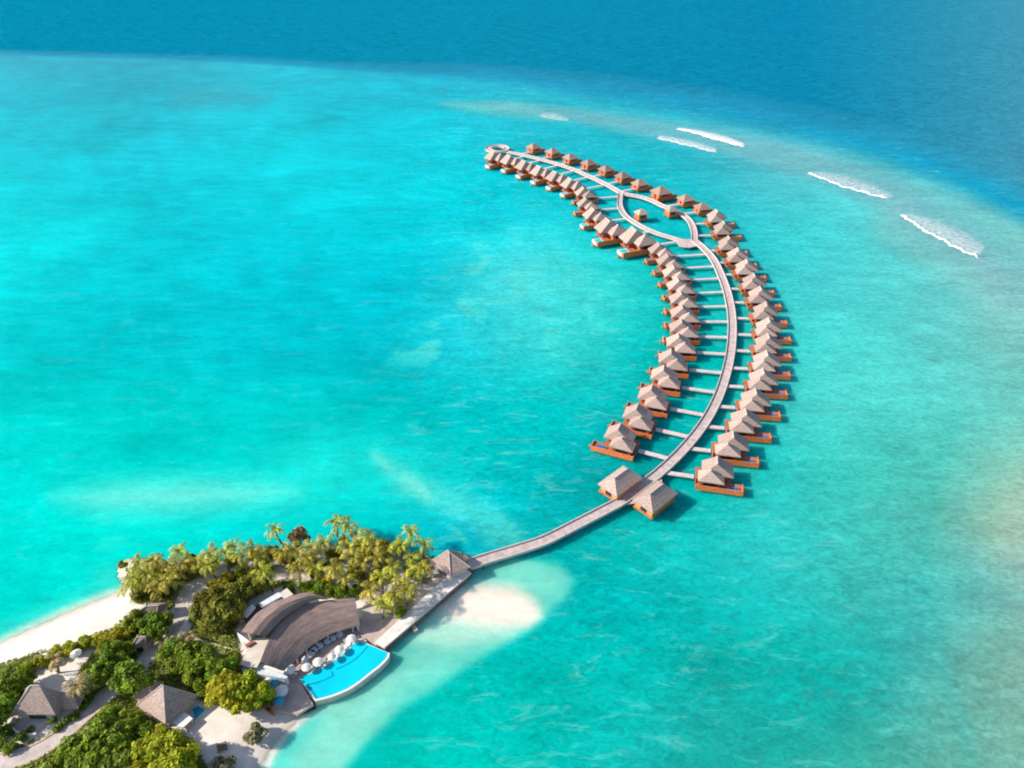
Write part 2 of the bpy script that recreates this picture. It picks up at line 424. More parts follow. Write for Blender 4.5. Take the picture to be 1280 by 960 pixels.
    aux = np.stack([mot, a2[:,0], np.maximum(sm(sdist(u,v,apron),-8,8), .75*sm(560-u,-60,120)*(1-a2[:,0])), np.ones(len(X))],1)
    idx = np.arange(n*m).reshape(n,m)
    faces = np.stack([idx[:-1,:-1],idx[:-1,1:],idx[1:,1:],idx[1:,:-1]],-1).reshape(-1,4)
    me = bpy.data.meshes.new('sea_water')
    me.vertices.add(n*m); me.vertices.foreach_set('co', np.stack([X,Y,np.zeros(n*m)],1).astype(np.float32).ravel())
    nf = len(faces)
    me.loops.add(nf*4); me.loops.foreach_set('vertex_index', faces.astype(np.int32).ravel())
    me.polygons.add(nf); me.polygons.foreach_set('loop_start', np.arange(0,nf*4,4,dtype=np.int32))
    me.update(calc_edges=True)
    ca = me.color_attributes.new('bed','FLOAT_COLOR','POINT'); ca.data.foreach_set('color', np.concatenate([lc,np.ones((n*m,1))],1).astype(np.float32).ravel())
    cb = me.color_attributes.new('traits','FLOAT_COLOR','POINT'); cb.data.foreach_set('color', aux.astype(np.float32).ravel())
    # material
    mt, nt, b = newmat('sea_water'); L = nt.links.new
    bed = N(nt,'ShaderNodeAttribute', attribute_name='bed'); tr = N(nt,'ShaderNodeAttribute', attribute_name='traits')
    sp = N(nt,'ShaderNodeSeparateColor'); L(tr.outputs['Color'], sp.inputs[0])
    ge = N(nt,'ShaderNodeNewGeometry')
    def noise(scale, rot, st, det=4, rough=.6, dist=0.):
        mp = N(nt,'ShaderNodeMapping'); mp.inputs['Rotation'].default_value = (0,0,R(rot)); mp.inputs['Scale'].default_value = (st[0],st[1],1)
        L(ge.outputs['Position'], mp.inputs['Vector'])
        q = N(nt,'ShaderNodeTexNoise'); q.inputs['Scale'].default_value = scale; q.inputs['Detail'].default_value = det; q.inputs['Roughness'].default_value = rough; q.inputs['Distortion'].default_value = dist
        L(mp.outputs[0], q.inputs['Vector']); return q.outputs['Fac']
    def mrange(x, a, bb, c, d):
        q = N(nt,'ShaderNodeMapRange'); q.inputs[1].default_value = a; q.inputs[2].default_value = bb; q.inputs[3].default_value = c; q.inputs[4].default_value = d
        L(x, q.inputs[0]); return q.outputs[0]
    def math_(op, a, c):
        q = N(nt,'ShaderNodeMath', operation=op)
        for k, z in enumerate((a,c)):
            if isinstance(z,(int,float)): q.inputs[k].default_value = z
            else: L(z, q.inputs[k])
        return q.outputs[0]
    streak = mrange(noise(.06, 28, (1,3.2), 5, .65, .6), .3,.7,.88,1.12)
    ripple = mrange(noise(.42, -20, (1,1.7), 4, .7, 1.0), .3,.7,.75,1.25)
    calm = math_('SUBTRACT', 1.0, math_('MULTIPLY', sp.outputs[2], .75))
    ripple = math_('ADD', 1.0, math_('MULTIPLY', math_('SUBTRACT', ripple, 1.0), calm))
    patch = mrange(noise(.016, 62, (1,2.0), 6, .66, .8), .32,.68,.88,1.12)
    f = math_('MULTIPLY', math_('MULTIPLY', streak, patch), ripple)
    f = math_('ADD', math_('MULTIPLY', math_('SUBTRACT', f, 1.0), math_('SUBTRACT', 1.0, math_('MULTIPLY', sp.outputs[1], .6))), 1.0)
    # coral heads and weed clumps on the sea bed
    spots = mrange(noise(.30, 10, (1,1.5), 4, .7, 1.2), .50,.68,0,1)
    sm_ = math_('MULTIPLY', spots, sp.outputs[0])
    mul = N(nt,'ShaderNodeMix', data_type='RGBA', blend_type='MULTIPLY'); mul.inputs['Factor'].default_value = 1
    cmb = N(nt,'ShaderNodeCombineColor')
    for k in range(3): L(f, cmb.inputs[k])
    L(bed.outputs['Color'], mul.inputs['A']); L(cmb.outputs[0], mul.inputs['B'])
    mc = N(nt,'ShaderNodeMix', data_type='RGBA'); L(math_('MULTIPLY', sm_, .55), mc.inputs['Factor'])
    L(mul.outputs['Result'], mc.inputs['A']); mc.inputs['B'].default_value = (.03,.20,.17,1)
    pale = mrange(noise(.085, 30, (1,3.0), 6, .72, .9), .55,.74,0,1)
    wgt = math_('MULTIPLY', math_('SUBTRACT', 1.0, sp.outputs[2]), math_('SUBTRACT', 1.0, sp.outputs[1]))
    mp_ = N(nt,'ShaderNodeMix', data_type='RGBA'); L(math_('MULTIPLY', math_('MULTIPLY', pale, wgt), .42), mp_.inputs['Factor'])
    L(mc.outputs['Result'], mp_.inputs['A']); mp_.inputs['B'].default_value = (.16,.60,.55,1)
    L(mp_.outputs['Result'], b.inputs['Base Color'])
    b.subsurface_method = 'BURLEY'; b.inputs['Subsurface Weight'].default_value = .85; b.inputs['Subsurface Radius'].default_value = (.35,1,1); b.inputs['Subsurface Scale'].default_value = 3.6
    b.inputs['IOR'].default_value = 1.33; L(mrange(sp.outputs[1],0,1,.010,.0), b.inputs['Specular IOR Level'])
    L(mrange(sp.outputs[1],0,1,.22,.18), b.inputs['Roughness'])
    h1 = noise(.055, 24, (1,2.4), 6, .68, .3); h2 = noise(.5, -12, (1,1.8), 3, .6, .2)
    amp = mrange(sp.outputs[1],0,1,.35,7.5)
    h = math_('ADD', math_('MULTIPLY', h1, amp), math_('MULTIPLY', h2, mrange(sp.outputs[1],0,1,.10,.25)))
    bp = N(nt,'ShaderNodeBump'); bp.inputs['Strength'].default_value = 1; bp.inputs['Distance'].default_value = 1.0
    L(h, bp.inputs['Height']); L(bp.outputs[0], b.inputs['Normal'])
    me.materials.append(mt)
    o = bpy.data.objects.new('sea_water', me); C.objects.link(o); struct(o)
make_water()

# ------------------------------------------------------------------ breaking waves on the reef
def foam_mat():
    m, nt, b = newmat('foam'); L = nt.links.new
    at = N(nt,'ShaderNodeAttribute', attribute_name='cover'); sp = N(nt,'ShaderNodeSeparateColor'); L(at.outputs['Color'], sp.inputs[0])
    ge = N(nt,'ShaderNodeNewGeometry'); nz = N(nt,'ShaderNodeTexNoise'); nz.inputs['Scale'].default_value = .38; nz.inputs['Detail'].default_value = 6; nz.inputs['Roughness'].default_value = .72
    mp = N(nt,'ShaderNodeMapping'); mp.inputs['Rotation'].default_value = (0,0,R(40)); mp.inputs['Scale'].default_value = (1,2,1)
    L(ge.outputs['Position'], mp.inputs[0]); L(mp.outputs[0], nz.inputs['Vector'])
    ad = N(nt,'ShaderNodeMath', operation='ADD'); L(nz.outputs['Fac'], ad.inputs[0]); L(sp.outputs[0], ad.inputs[1])
    mr = N(nt,'ShaderNodeMapRange'); mr.inputs[1].default_value = .84; mr.inputs[2].default_value = 1.42; L(ad.outputs[0], mr.inputs[0])
    L(mr.outputs[0], b.inputs['Alpha'])
    b.inputs['Base Color'].default_value = (.86,.88,.88,1); b.inputs['Roughness'].default_value = .7
    return m
FOAM = foam_mat()
def wave(front, back, label, crest=.8, cov=(1.0,.42)):
    fr = resample([G(*p)[:2] for p in front], 1.0); bk = resample([G(*p)[:2] for p in back], 1.0)
    n = 90; k = 16
    def at(a, t):
        q = t*(len(a)-1); i = min(int(q), len(a)-2); w = q-i
        return (a[i][0]*(1-w)+a[i+1][0]*w, a[i][1]*(1-w)+a[i+1][1]*w)
    rnd = random.Random(len(label)); vs = []; cv = []
    ph = [rnd.uniform(0,6) for _ in range(4)]
    for i in range(n+1):
        t = i/n; a, b2 = at(fr,t), at(bk,t)
        wob = .5*math.sin(t*17+ph[0])+.45*math.sin(t*43+ph[1])+.35*math.sin(t*97+ph[3])+rnd.uniform(-.25,.25)
        dx, dy = b2[0]-a[0], b2[1]-a[1]; D = math.hypot(dx,dy)+1e-6
        for j in range(k+1):
            s = (j/k)**1.5
            end = min(1, t/.06, (1-t)/.06)
            q = s*D
            z = .06+crest*end*math.exp(-((q-1.6)/1.5)**2)*(.75+.25*math.sin(t*37+ph[2]))
            vs.append((a[0]+dx*s+wob*dx/D*(1-s), a[1]+dy*s+wob*dy/D*(1-s), z))
            line = math.exp(-(max(0,q-1.0)/2.3)**2)+.42*math.exp(-((s-.82)/.09)**2)*(.5+.5*math.sin(t*9+ph[3]))
            c = max(cov[0]*line, cov[1]*(1-s**3)*min(1,q/.5+.3))*max(0,end)**.5
            if j == 0: c *= .3
            if j == k: c = 0
            cv.append(c)
    fs = [(i*(k+1)+j, (i+1)*(k+1)+j, (i+1)*(k+1)+j+1, i*(k+1)+j+1) for i in range(n) for j in range(k)]
    me = bpy.data.meshes.new('breaking_wave'); me.from_pydata(vs,[],fs)
    ca = me.color_attributes.new('cover','FLOAT_COLOR','POINT')
    ca.data.foreach_set('color', np.array([[c,c,c,1] for c in cv],np.float32).ravel())
    me.polygons.foreach_set('use_smooth',[True]*len(me.polygons)); me.materials.append(FOAM)
    o = bpy.data.objects.new('breaking_wave', me); C.objects.link(o)
    tag(o, label, 'wave', 'waves breaking along the reef')
wave([(843,163),(856,164),(876,170),(900,177),(932,185)],[(843,158),(858,159),(880,162),(905,167),(934,178)],'thick white breaker just above the thinner foam line beyond the outer villas',.9,(.9,.8))
wave([(819,173),(845,179),(870,185),(897,192)],[(822,166),(850,170),(875,176),(900,184)],'thin ragged foam line closest to the far outer villas',.3,(.8,.62))
wave([(1007,216),(1040,230),(1075,241),(1112,250)],[(1018,212),(1060,214),(1100,226),(1126,244)],'middle breaker with a straight white front and lacy foam behind',.9,(.80,.55))
wave([(1122,268),(1155,290),(1190,309),(1225,326)],[(1140,264),(1185,272),(1222,286),(1240,304)],'largest breaker nearest the right side with a wide foam sheet behind',.9,(.80,.55))
wave([(672,146),(690,149),(712,152)],[(676,139),(695,138),(712,146)],'faint patch of foam far out beyond the end of the villas',.2,(.5,.52))

# ------------------------------------------------------------------ island ground
VEG = [ # survey outlines of planted ground and density
 ([(345,700),(385,680),(470,682),(545,696),(552,712),(525,738),(500,770),(486,772),(474,752),(440,742),(400,738),(350,730),(320,712)],.5),
 ([(164,752),(158,712),(240,704),(330,692),(345,697),(300,705),(265,715),(236,735),(222,762),(200,762)],.8),
 ([(325,716),(372,724),(345,735),(310,752),(295,790),(300,815),(240,795),(236,770),(252,740),(290,716)],.9),
 ([(-150,870),(-20,838),(40,818),(90,804),(140,786),(165,765),(222,768),(225,780),(200,805),(170,842),(135,870),(104,885),(75,845),(30,850),(20,895),(-150,930)],1.),
 ([(20,935),(60,918),(100,905),(150,868),(170,860),(172,885),(205,910),(240,925),(262,965),(290,955),(300,1040),(-150,1040),(-150,950)],1.),
 ([(62,916),(98,886),(110,872),(118,868),(101,896),(66,923)],1.),
 ([(200,805),(235,798),(296,815),(330,850),(345,880),(310,893),(262,880),(200,855),(182,845)],1.),
]
PATHS = [([(352,700),(326,701.5),(300,706.5),(273,714.5),(256,724),(239,734),(230,746),(227.5,758),(226,769),(217,784),(203,797),(190,812),(177,830),(160,850),(133,870),(106,893),(76,920),(48,938),(20,949),(-20,956),(-60,965)],3.0),
         ([(345,722),(372,718),(405,720),(440,724)],1.8), ([(352,704),(400,700),(440,697)],1.6), ([(470,742),(520,722),(555,712)],2.0)]
YARDS = [[(44,822),(92,800),(122,806),(112,822),(98,836),(92,858),(62,862),(40,850)], [(228,905),(262,884),(330,892),(385,896),(330,960),(320,1040),(300,1040),(286,945),(258,935)]]
def make_ground():
    xs = np.arange(-190,2,.8); ys = np.arange(34,140,.8)
    X, Y = [a.ravel() for a in np.meshgrid(xs,ys)]
    d = sdist(X,Y,shoreW)+(fbm(X/6,Y/6,2)-.5)*1.2
    z = np.where(d > 0, 1.35*sm(d,-.5,9), -.25+.3*d)
    z = np.maximum(z,-3)+np.where(d>4,(fbm(X/5,Y/5,8)-.5)*.12,0)
    z = np.where(d>0, np.maximum(z,.02), z)
    u, v = readings(X*CAM_H/(CAM_H-1.35), Y*CAM_H/(CAM_H-1.35))
    soil = np.zeros(len(X))
    wob = (fbm(X/4,Y/4,12)-.5)*16
    for poly, dn in VEG: soil = np.maximum(soil, dn*sm(sdist(u,v,poly)+wob,-2,5))
    for poly in YARDS: soil *= 1-sm(sdist(u,v,poly),-2,2)
    n, m = len(ys), len(xs); idx = np.arange(n*m).reshape(n,m)
    f = np.stack([idx[:-1,:-1],idx[:-1,1:],idx[1:,1:],idx[1:,:-1]],-1).reshape(-1,4)
    me = bpy.data.meshes.new('island_ground'); me.from_pydata(np.stack([X,Y,z],1).tolist(),[],f.tolist())
    ca = me.color_attributes.new('soil','FLOAT_COLOR','POINT'); ca.data.foreach_set('color', np.stack([soil,soil,soil,np.ones_like(soil)],1).astype(np.float32).ravel())
    me.polygons.foreach_set('use_smooth',[True]*len(me.polygons))
    mt, nt, b = newmat('island_ground'); L = nt.links.new
    at = N(nt,'ShaderNodeAttribute', attribute_name='soil'); ge = N(nt,'ShaderNodeNewGeometry')
    def noise(s, det=5):
        q = N(nt,'ShaderNodeTexNoise'); q.inputs['Scale'].default_value = s; q.inputs['Detail'].default_value = det; q.inputs['Roughness'].default_value = .65
        L(ge.outputs['Position'], q.inputs['Vector']); return q.outputs['Fac']
    def ramp(x, a, ca_, b_, cb_):
        q = N(nt,'ShaderNodeValToRGB'); e = q.color_ramp.elements
        e[0].position = a; e[0].color = (*ca_,1); e[1].position = b_; e[1].color = (*cb_,1); L(x, q.inputs[0]); return q.outputs[0]
    sand = ramp(noise(.5),.3,(.66,.57,.50),.7,(.80,.73,.66))
    sx = N(nt,'ShaderNodeSeparateXYZ'); L(ge.outputs['Position'], sx.inputs[0])
    wet = N(nt,'ShaderNodeMapRange'); wet.inputs[1].default_value = .02; wet.inputs[2].default_value = .30; L(sx.outputs['Z'], wet.inputs[0])
    m0 = N(nt,'ShaderNodeMix', data_type='RGBA'); L(wet.outputs[0], m0.inputs['Factor']); m0.inputs['A'].default_value = (.52,.46,.38,1); L(sand, m0.inputs['B'])
    soilc = ramp(noise(.8),.35,(.06,.075,.02),.7,(.16,.17,.06))
    m1 = N(nt,'ShaderNodeMix', data_type='RGBA')
    mm = N(nt,'ShaderNodeMath', operation='MULTIPLY'); L(at.outputs['Fac'], mm.inputs[0])
    q = N(nt,'ShaderNodeMapRange'); q.inputs[1].default_value = .3; q.inputs[2].default_value = .6; q.inputs[3].default_value = .55; q.inputs[4].default_value = 1; L(noise(.35), q.inputs[0]); L(q.outputs[0], mm.inputs[1])
    L(mm.outputs[0], m1.inputs['Factor']); L(m0.outputs['Result'], m1.inputs['A']); L(soilc, m1.inputs['B'])
    L(m1.outputs['Result'], b.inputs['Base Color']); b.inputs['Roughness'].default_value = .95; b.inputs['Specular IOR Level'].default_value = .15
    me.materials.append(mt)
    struct(bpy.data.objects.new('island_ground', me)); C.objects.link(bpy.data.objects['island_ground'])
make_ground()
GZ = 1.35
def I(u, v, z=GZ): return G(u,v,z)
for k, (p, w) in enumerate(PATHS):
    q = resample([I(*a)[:2] for a in p], 1.0)
    struct(MB().strip(q, -w/2, w/2, GZ-.2, GZ+.10+.006*k).build('sand_path', M['path']))
for side in (-1,1):
    q = resample([I(*a)[:2] for a in PATHS[0][0][13:]], 1.0)
    struct(MB().strip(q, side*1.52, side*1.95, GZ-.2, GZ+.24).build('kerb', M['curb']))
terr = [(322,838),(345,888),(372,893),(392,880),(384,868),(376,853),(395,836),(430,800),(447,792),(470,806),(482,806),(516,776),(505,762),(472,758),(452,772),(410,792),(360,826)]
struct(MB().prism([G(u,v,1.6)[:2] for u,v in terr], .9, 1.60).build('terrace_paving', M['paving']))
court = [(455,742),(474,742),(478,772),(452,776)]
struct(MB().prism([G(u,v,1.6)[:2] for u,v in court], .9, 1.606).build('court_paving', M['path']))

# ------------------------------------------------------------------ boardwalk
BZ = 1.7
def B(p): return [G(u,v,BZ)[:2] for u,v in p]
main = [(586,706),(610,698),(640,689),(680,676),(720,656),(755,638),(777,626),(800,609),(820,594),(840,576),(860,555),(880,529),(895,502),(905,475),(912,446),(915,416),(914,391),(909,366),(902,346),(892,325),(880,311),(868,301)]
right = [(868,302),(868,293),(866,284),(861,275),(852,268),(840,262),(828,257.5),(817,252),(803,247),(786,243.5),(776,241),(764,234),(750,227),(736,220.5),(718,212.5),(696,205),(678,200),(660,195.5),(645,192),(634,190)]
left = [(776,241),(775,248),(775,258),(781,269),(792,277.5),(807,286),(823,292.5),(838,297),(849,300.5),(860,302)]
bw = thing('boardwalk','long curving timber boardwalk on piles from the island to the far villas','boardwalk')
paths = []
for k, (p, w) in enumerate(((main,2.7),(right,2.4),(left,2.2))):
    q = resample(B(p), 1.5); paths.append(q)
    zt = BZ-.005*k
    MB().strip(q, -w/2, w/2, zt-.25, zt).build('deck', M['boards'], bw)
    for sgn in (-1,1):
        MB().strip(q, sgn*w/2, sgn*(w/2+.22), zt-.35, zt+.45).build('side_rail', M['beam'], bw)
rc = G(621.5,186,BZ); rr = 15.0/mpp(187)*.76
ring = [(rc[0]+rr*math.cos(a), rc[1]+rr*math.sin(a)) for a in [2*PI*i/40 for i in range(41)]]
MB().strip(ring, -1.5, 1.5, BZ-.32, BZ-.02).build('ring_deck', M['boards'], bw)
MB().strip(ring, 1.5, 1.72, BZ-.35, BZ+.5).build('ring_rail', M['beam'], bw); MB().strip(ring, -1.72, -1.5, BZ-.35, BZ+.5).build('ring_rail', M['beam'], bw)
MB().prism(B([(842,299),(850,308),(862,309.5),(877,306),(866,299)]), BZ-.3, BZ-.014).build('landing', M['boards'], bw)
MB().prism(B([(768,626),(798,599.5),(812,598.5),(779,626)]), BZ-.3, BZ-.014).build('landing', M['boards'], bw)
MB().prism(B([(776,631),(794,629),(828,604),(826,592),(800,606)]), BZ-.3, BZ-.018).build('landing', M['boards'], bw)
pil = []
for q, st in ((paths[0],3),(paths[1],4),(paths[2],4)):
    for i in range(2, len(q)-1, st):
        a, b2 = q[i-1], q[i+1]; L_ = math.hypot(b2[0]-a[0], b2[1]-a[1]); nx, ny = -(b2[1]-a[1])/L_, (b2[0]-a[0])/L_
        for sg in (-1,1): pil.append((q[i][0]+nx*1.2*sg, q[i][1]+ny*1.2*sg))
pil.sort(key=lambda p: p[1])
pm = MB().tube([(0,0,-2),(0,0,BZ-.2)], .17, 7).build('pile', M['pile'], bw, smooth=True)
pm.location = (*pil[0],0)
for p in pil[1:98]:
    c = pm.copy(); C.objects.link(c); c.parent = bw; c.location = (*p,0)
rest = MB()
for p in pil[98:]: rest.tube([(p[0],p[1],-2),(p[0],p[1],BZ-.2)], .17, 6)
o = rest.build('piles', M['pile'], bw); o['kind'] = 'stuff'

# ------------------------------------------------------------------ overwater villas
def make_villa(m, whitepool):
    """x runs outward from the boardwalk, the camera-side roof is at y = -m"""
    t = thing('overwater_villa','x','villa')
    Yv = lambda y: m*y*.82; q_ = .95
    def bx(x0,x1,y0,y1,z0,z1): return MB().box(x0*q_,x1*q_,Yv(y0),Yv(y1),z0,z1)
    dk = [(.5,-5.3),(13.7,-5.3),(13.7,-1.0),(10.4,-1.0),(10.4,5.0),(.5,5.0)]
    MB().prism([(x*q_,Yv(y)) for x,y in dk],1.35,1.6).build('deck', M['deckwood'], t)
    # raised screens round the deck
    bx(.5,13.7,-5.48,-5.3,.85,2.6).build('privacy_screen', M['screen'], t)
    bx(13.7,13.86,-5.48,-1.2,.85,2.2).build('end_screen', M['screen'], t)
    bx(.4,.56,-3.2,-1.0,.85,2.8).build('entrance_screen', M['wallwood'], t)
    # front room
    w = bx(1.7,7.3,-4.2,.0,1.6,3.8).build('wall', M['wallwood'], t)
    bx(2.5,6.3,-4.23,-4.2,2.0,3.5).build('window', M['glass'], w)
    bx(1.67,1.7,-2.4,-1.2,1.6,3.5).build('door', M['glass'], w)
    w2 = bx(2.9,9.6,.0,4.6,1.6,3.8).build('wall', M['wallwood'], t)
    bx(9.6,9.63,.5,3.3,1.7,3.5).build('glass_door', M['glass'], w2)
    r1 = MB().hip(4.6*q_,Yv(-2.3),3.7*q_,2.7*.82,.12,.37,3.85,6.3,flare=.02,ox=-.45*m).build('roof', M['thatch'], t)
    r2 = MB().hip(6.5*q_,Yv(2.2),4.5*q_,3.3*.82,.12,1.7,3.9,7.0,flare=.02,ox=-.6*m).build('roof', M['thatch'], t)
    for rf, cx, cy, hx, hy, ry, z0, z1 in ((r1,4.6*q_-.45*m,-2.3,3.6,2.6,.45,4.3,6.3),(r2,6.5*q_-.6*m,2.2,4.4,2.5,2.05,4.35,7.0)):
        cap = MB(); cap.tube([(cx,Yv(cy-ry-.1),z1+.05),(cx,Yv(cy+ry+.1),z1+.05)],.22,6); cap.build('ridge_cap', M['ridge'], rf)
    if whitepool:
        pb = bx(10.8,14.0,-4.2,-.6,1.0,1.95).build('plunge_pool', M['white'], t)
        bx(11.15,13.7,-3.8,-1.0,1.95,1.97).build('pool_water', M['poolcyan'], pb)
    else:
        pb = bx(9.2,12.8,-4.8,-2.8,1.3,1.85).build('plunge_pool', M['deckwood'], t)
        bx(9.4,12.6,-4.6,-3.0,1.85,1.88).build('pool_water', M['poolblue'], pb)
    bx(13.9,15.0,-3.4,-2.2,.5,.7).build('swim_platform', M['deckwood'], t)
    p0 = None
    for x,y in ((.8,-4.3),(.8,4.6),(5.8,-4.3),(5.8,4.6),(9.6,-4.3),(9.4,4.6),(12.5,-4.3),(12.5,-1.4)):
        if True:
            if p0 is None:
                p0 = MB().tube([(0,0,-2),(0,0,1.35)],.2,6).build('pile', M['pile'], t); p0.location = (x,Yv(y),0)
            else:
                c = p0.copy(); C.objects.link(c); c.parent = t; c.location = (x,Yv(y),0)
    return t
protoR, protoL, protoW = make_villa(1,False), make_villa(-1,False), make_villa(-1,True)
def make_compact():
    t = thing('overwater_villa','x','villa')
    MB().box(-1.0,13,-4.2,4.2,1.35,1.6).build('deck', M['deckwood'], t)
    w = MB().box(0,8,-3.8,3.8,1.6,4.2).build('wall', M['screen'], t)
    MB().box(-.03,0,-1,.6,1.6,3.7).build('door', M['glass'], w)
    MB().box(2,6,-3.83,-3.8,2.2,3.8).build('window', M['glass'], w)
    MB().box(8,8.03,-3,3,1.7,3.8).build('glass_door', M['glass'], w)
    rf = MB().hip(4,0,4.9,4.8,.9,.12,4.1,6.5,flare=.03).build('roof', M['thatchred'], t)
    MB().tube([(3.0,0,6.55),(5.0,0,6.55)],.2,6).build('ridge_cap', M['ridge'], rf)
    MB().box(-1.0,13,-4.38,-4.2,.85,2.9).build('privacy_screen', M['screen'], t)
    pb = MB().box(9,12.4,-3.8,-1.6,1.3,1.9).build('plunge_pool', M['deckwood'], t)
    MB().box(9.2,12.2,-3.6,-1.8,1.9,1.93).build('pool_water', M['poolblue'], pb)
    for x,y in ((-.5,-3.9),(-.5,3.9),(6,-3.9),(6,3.9),(12.5,-3.9),(12.5,3.9)):
        MB().tube([(x,y,-2),(x,y,1.35)],.2,6).build('pile', M['pile'], t)
    return t
protoC = make_compact()
used = set()
def nearest(p):
    best = None
    for q in paths:
        for a in q:
            d = (a[0]-p[0])**2+(a[1]-p[1])**2
            if best is None or d < best[0]: best = (d,a)
    return best[1]
fb = None
def footbridge(p, ang):
    """light timber gangway from the boardwalk to a villa's entrance"""
    d = (math.cos(ang), math.sin(ang))
    best = None
    for q in paths:
        for a in q:
            rx, ry = a[0]-p[0], a[1]-p[1]
            al = -(rx*d[0]+ry*d[1]); pe = abs(rx*d[1]-ry*d[0])
            if 1 < al < 40 and (best is None or pe+al*.25 < best[0]): best = (pe+al*.25, al)
    if best is None or best[1] > 28: return
    L_ = best[1]-1.2
    MB().strip([(p[0],p[1]),(p[0]-d[0]*L_,p[1]-d[1]*L_)], -.75, .75, BZ-.35, BZ-.06).build('footbridge', M['beam'], bw)
def villa(proto, u, v, deg, label, group, sc=1.0, pk=(4.0,-1.886,6.3), m=1):
    o = proto if proto.name not in used else copy_tree(proto)
    used.add(proto.name)
    a = R(deg); P = G(u,v,pk[2]*sc*(1.32 if pk[2] == 6.5 else 1))
    lx, ly = pk[0]*sc, pk[1]*m*sc
    o.location = (P[0]-lx*math.cos(a)+ly*math.sin(a), P[1]-lx*math.sin(a)-ly*math.cos(a), 0)
    o.rotation_euler = (0,0,a); o.scale = (sc,sc,sc*(1.32 if pk[2] == 6.5 else 1))
    tag(o, label, 'villa', group)
    footbridge((o.location.x, o.location.y), a)
RV = [(667,179,38),(691,185,38),(713,192,37),(736,199,36),(758,206.5,34),(779,215,32),(800,224,28),(827,233,26,1.2),(858,243,22),(879,253.5,15),(895,271,6),(903,286,2),(909,305,0),(920,320,-1),(931,335,-2),(940,353,-3),(948,370,-3),(954.5,390,-4),(958,410.5,-4),(957,431,-5),(955,453,-5),(950,476,-6),(940,502,-7),(927,528,-8),(910,557,-10),(889,590,-12)]
LV = [(627,192,216),(647,197,216),(666,204,215),(685,211,214),(705,218,212),(724,227,208),(738,239,192),(741,253,190),(753,266,198),(775,281,200,1.2),(809,293,200,1.25),
      (834,311,188),(845,325.5,187),(853,340,186),(859,356.5,185),(862.5,373.5,183),(864,391.5,180),(863,410,178),(859,429,174),(849,450,170),(839,471.5,166),(823,497,162),(804,522,159),(781,548,157)]
for k, a in enumerate(RV[::-1], 1):
    if k == 1: lb = 'overwater villa nearest the shore pavilions in the outer row, blue plunge pool showing'
    elif k == 26: lb = 'overwater villa at the far end of the outer row, orange wall under thatch'
    else: lb = f'overwater villa, {ORD[k]} from the shore pavilions in the outer row, thatched twin roofs'
    cp = k >= 17
    villa(protoC if cp else protoR, a[0], a[1]-(0 if cp else 2), a[2], lb, 'overwater villas of the outer row', (a[3] if len(a) > 3 else 1.0)*(.71 if cp else 1), (4,0,6.5) if cp else (4.0,-1.886,6.3))
for k, a in enumerate(LV[::-1], 1):
    wp = k > 13 and k not in (17,18)
    if k == 1: lb = 'overwater villa nearest the shore pavilions in the inner row, long orange deck screen'
    elif k == 24: lb = 'overwater villa at the far end of the inner row, beside the ring deck'
    else: lb = f'overwater villa, {ORD[k]} from the shore pavilions in the inner row, ' + ('pale plunge pool' if wp else 'thatched twin roofs')
    villa(protoW if wp else protoL, a[0], a[1], a[2], lb, 'overwater villas of the inner row', (a[3]*1.12 if len(a) > 3 else 1.12 if wp else 1.0), m=-1)

# two open pavilions at the start of the villas, two huts in the loop
def pavilion(u, v, deg, label, lx=5.4, ly=3.4, zt=6.6, wall='yellowwood'):
    P = G(u,v,1.7); t = thing('pavilion', label, 'pavilion', (P[0],P[1],0), R(deg), 'shore pavilions beside the boardwalk')
    MB().box(-lx+.3,lx-.3,-ly+.3,ly-.3,1.2,1.66).build('deck', M['deckwood'], t)
    w = MB().box(-lx+.7,lx-.7,-ly+.6,ly-.6,1.66,4.0).build('wall', M[wall], t)
    MB().box(-lx+.66,-lx+.7,-1.0,1.0,1.7,3.7).build('window', M['glass'], w)
    rf = MB().hip(0,0,lx,ly,lx-2.6,.12,4.0,zt,flare=.03).build('roof', M['thatch'], t)
    MB().tube([(-lx+2.5,0,zt+.05),(lx-2.5,0,zt+.05)],.2,6).build('ridge_cap', M['ridge'], rf)
    for x in (-lx+.9,0,lx-.9):
        for y in (-ly+.8,ly-.8):
            MB().tube([(x,y,-2),(x,y,1.3)],.2,6).build('pile', M['pile'], t)
pavilion(774.5,608.5,43,'thatched pavilion on the inner side of the boardwalk with a sunlit yellow end wall')
pavilion(818,628,43,'thatched pavilion on the outer side of the boardwalk with a shaded long orange wall')
def hut(u, v, label, s=1.0):
    P = G(u,v,1.7); t = thing('water_hut', label, 'hut', (P[0],P[1],0), R(20), 'small huts within the boardwalk loop')
    MB().box(-3.2*s,3.2*s,-3*s,3*s,1.2,1.69).build('deck', M['deckwood'], t)
    w = MB().box(-2.6*s,2.6*s,-2.4*s,2.4*s,1.69,4.2).build('wall', M['screen'], t)
    MB().box(-1.6*s,1.6*s,-2.44*s,-2.4*s,2.2,3.7).build('window', M['glass'], w)
    MB().hip(0,0,3.4*s,3.2*s,.5,.12,4.2,6.1).build('roof', M['thatch'], t)
    for x in (-2.6,2.6):
        for y in (-2.6,2.6): MB().tube([(x*s,y*s,-2),(x*s,y*s,1.3)],.2,6).build('pile', M['pile'], t)
hut(801,272,'small orange hut standing alone in the water inside the boardwalk loop',.82)
hut(838.5,268,'small orange hut on the right branch of the boardwalk loop',.82)

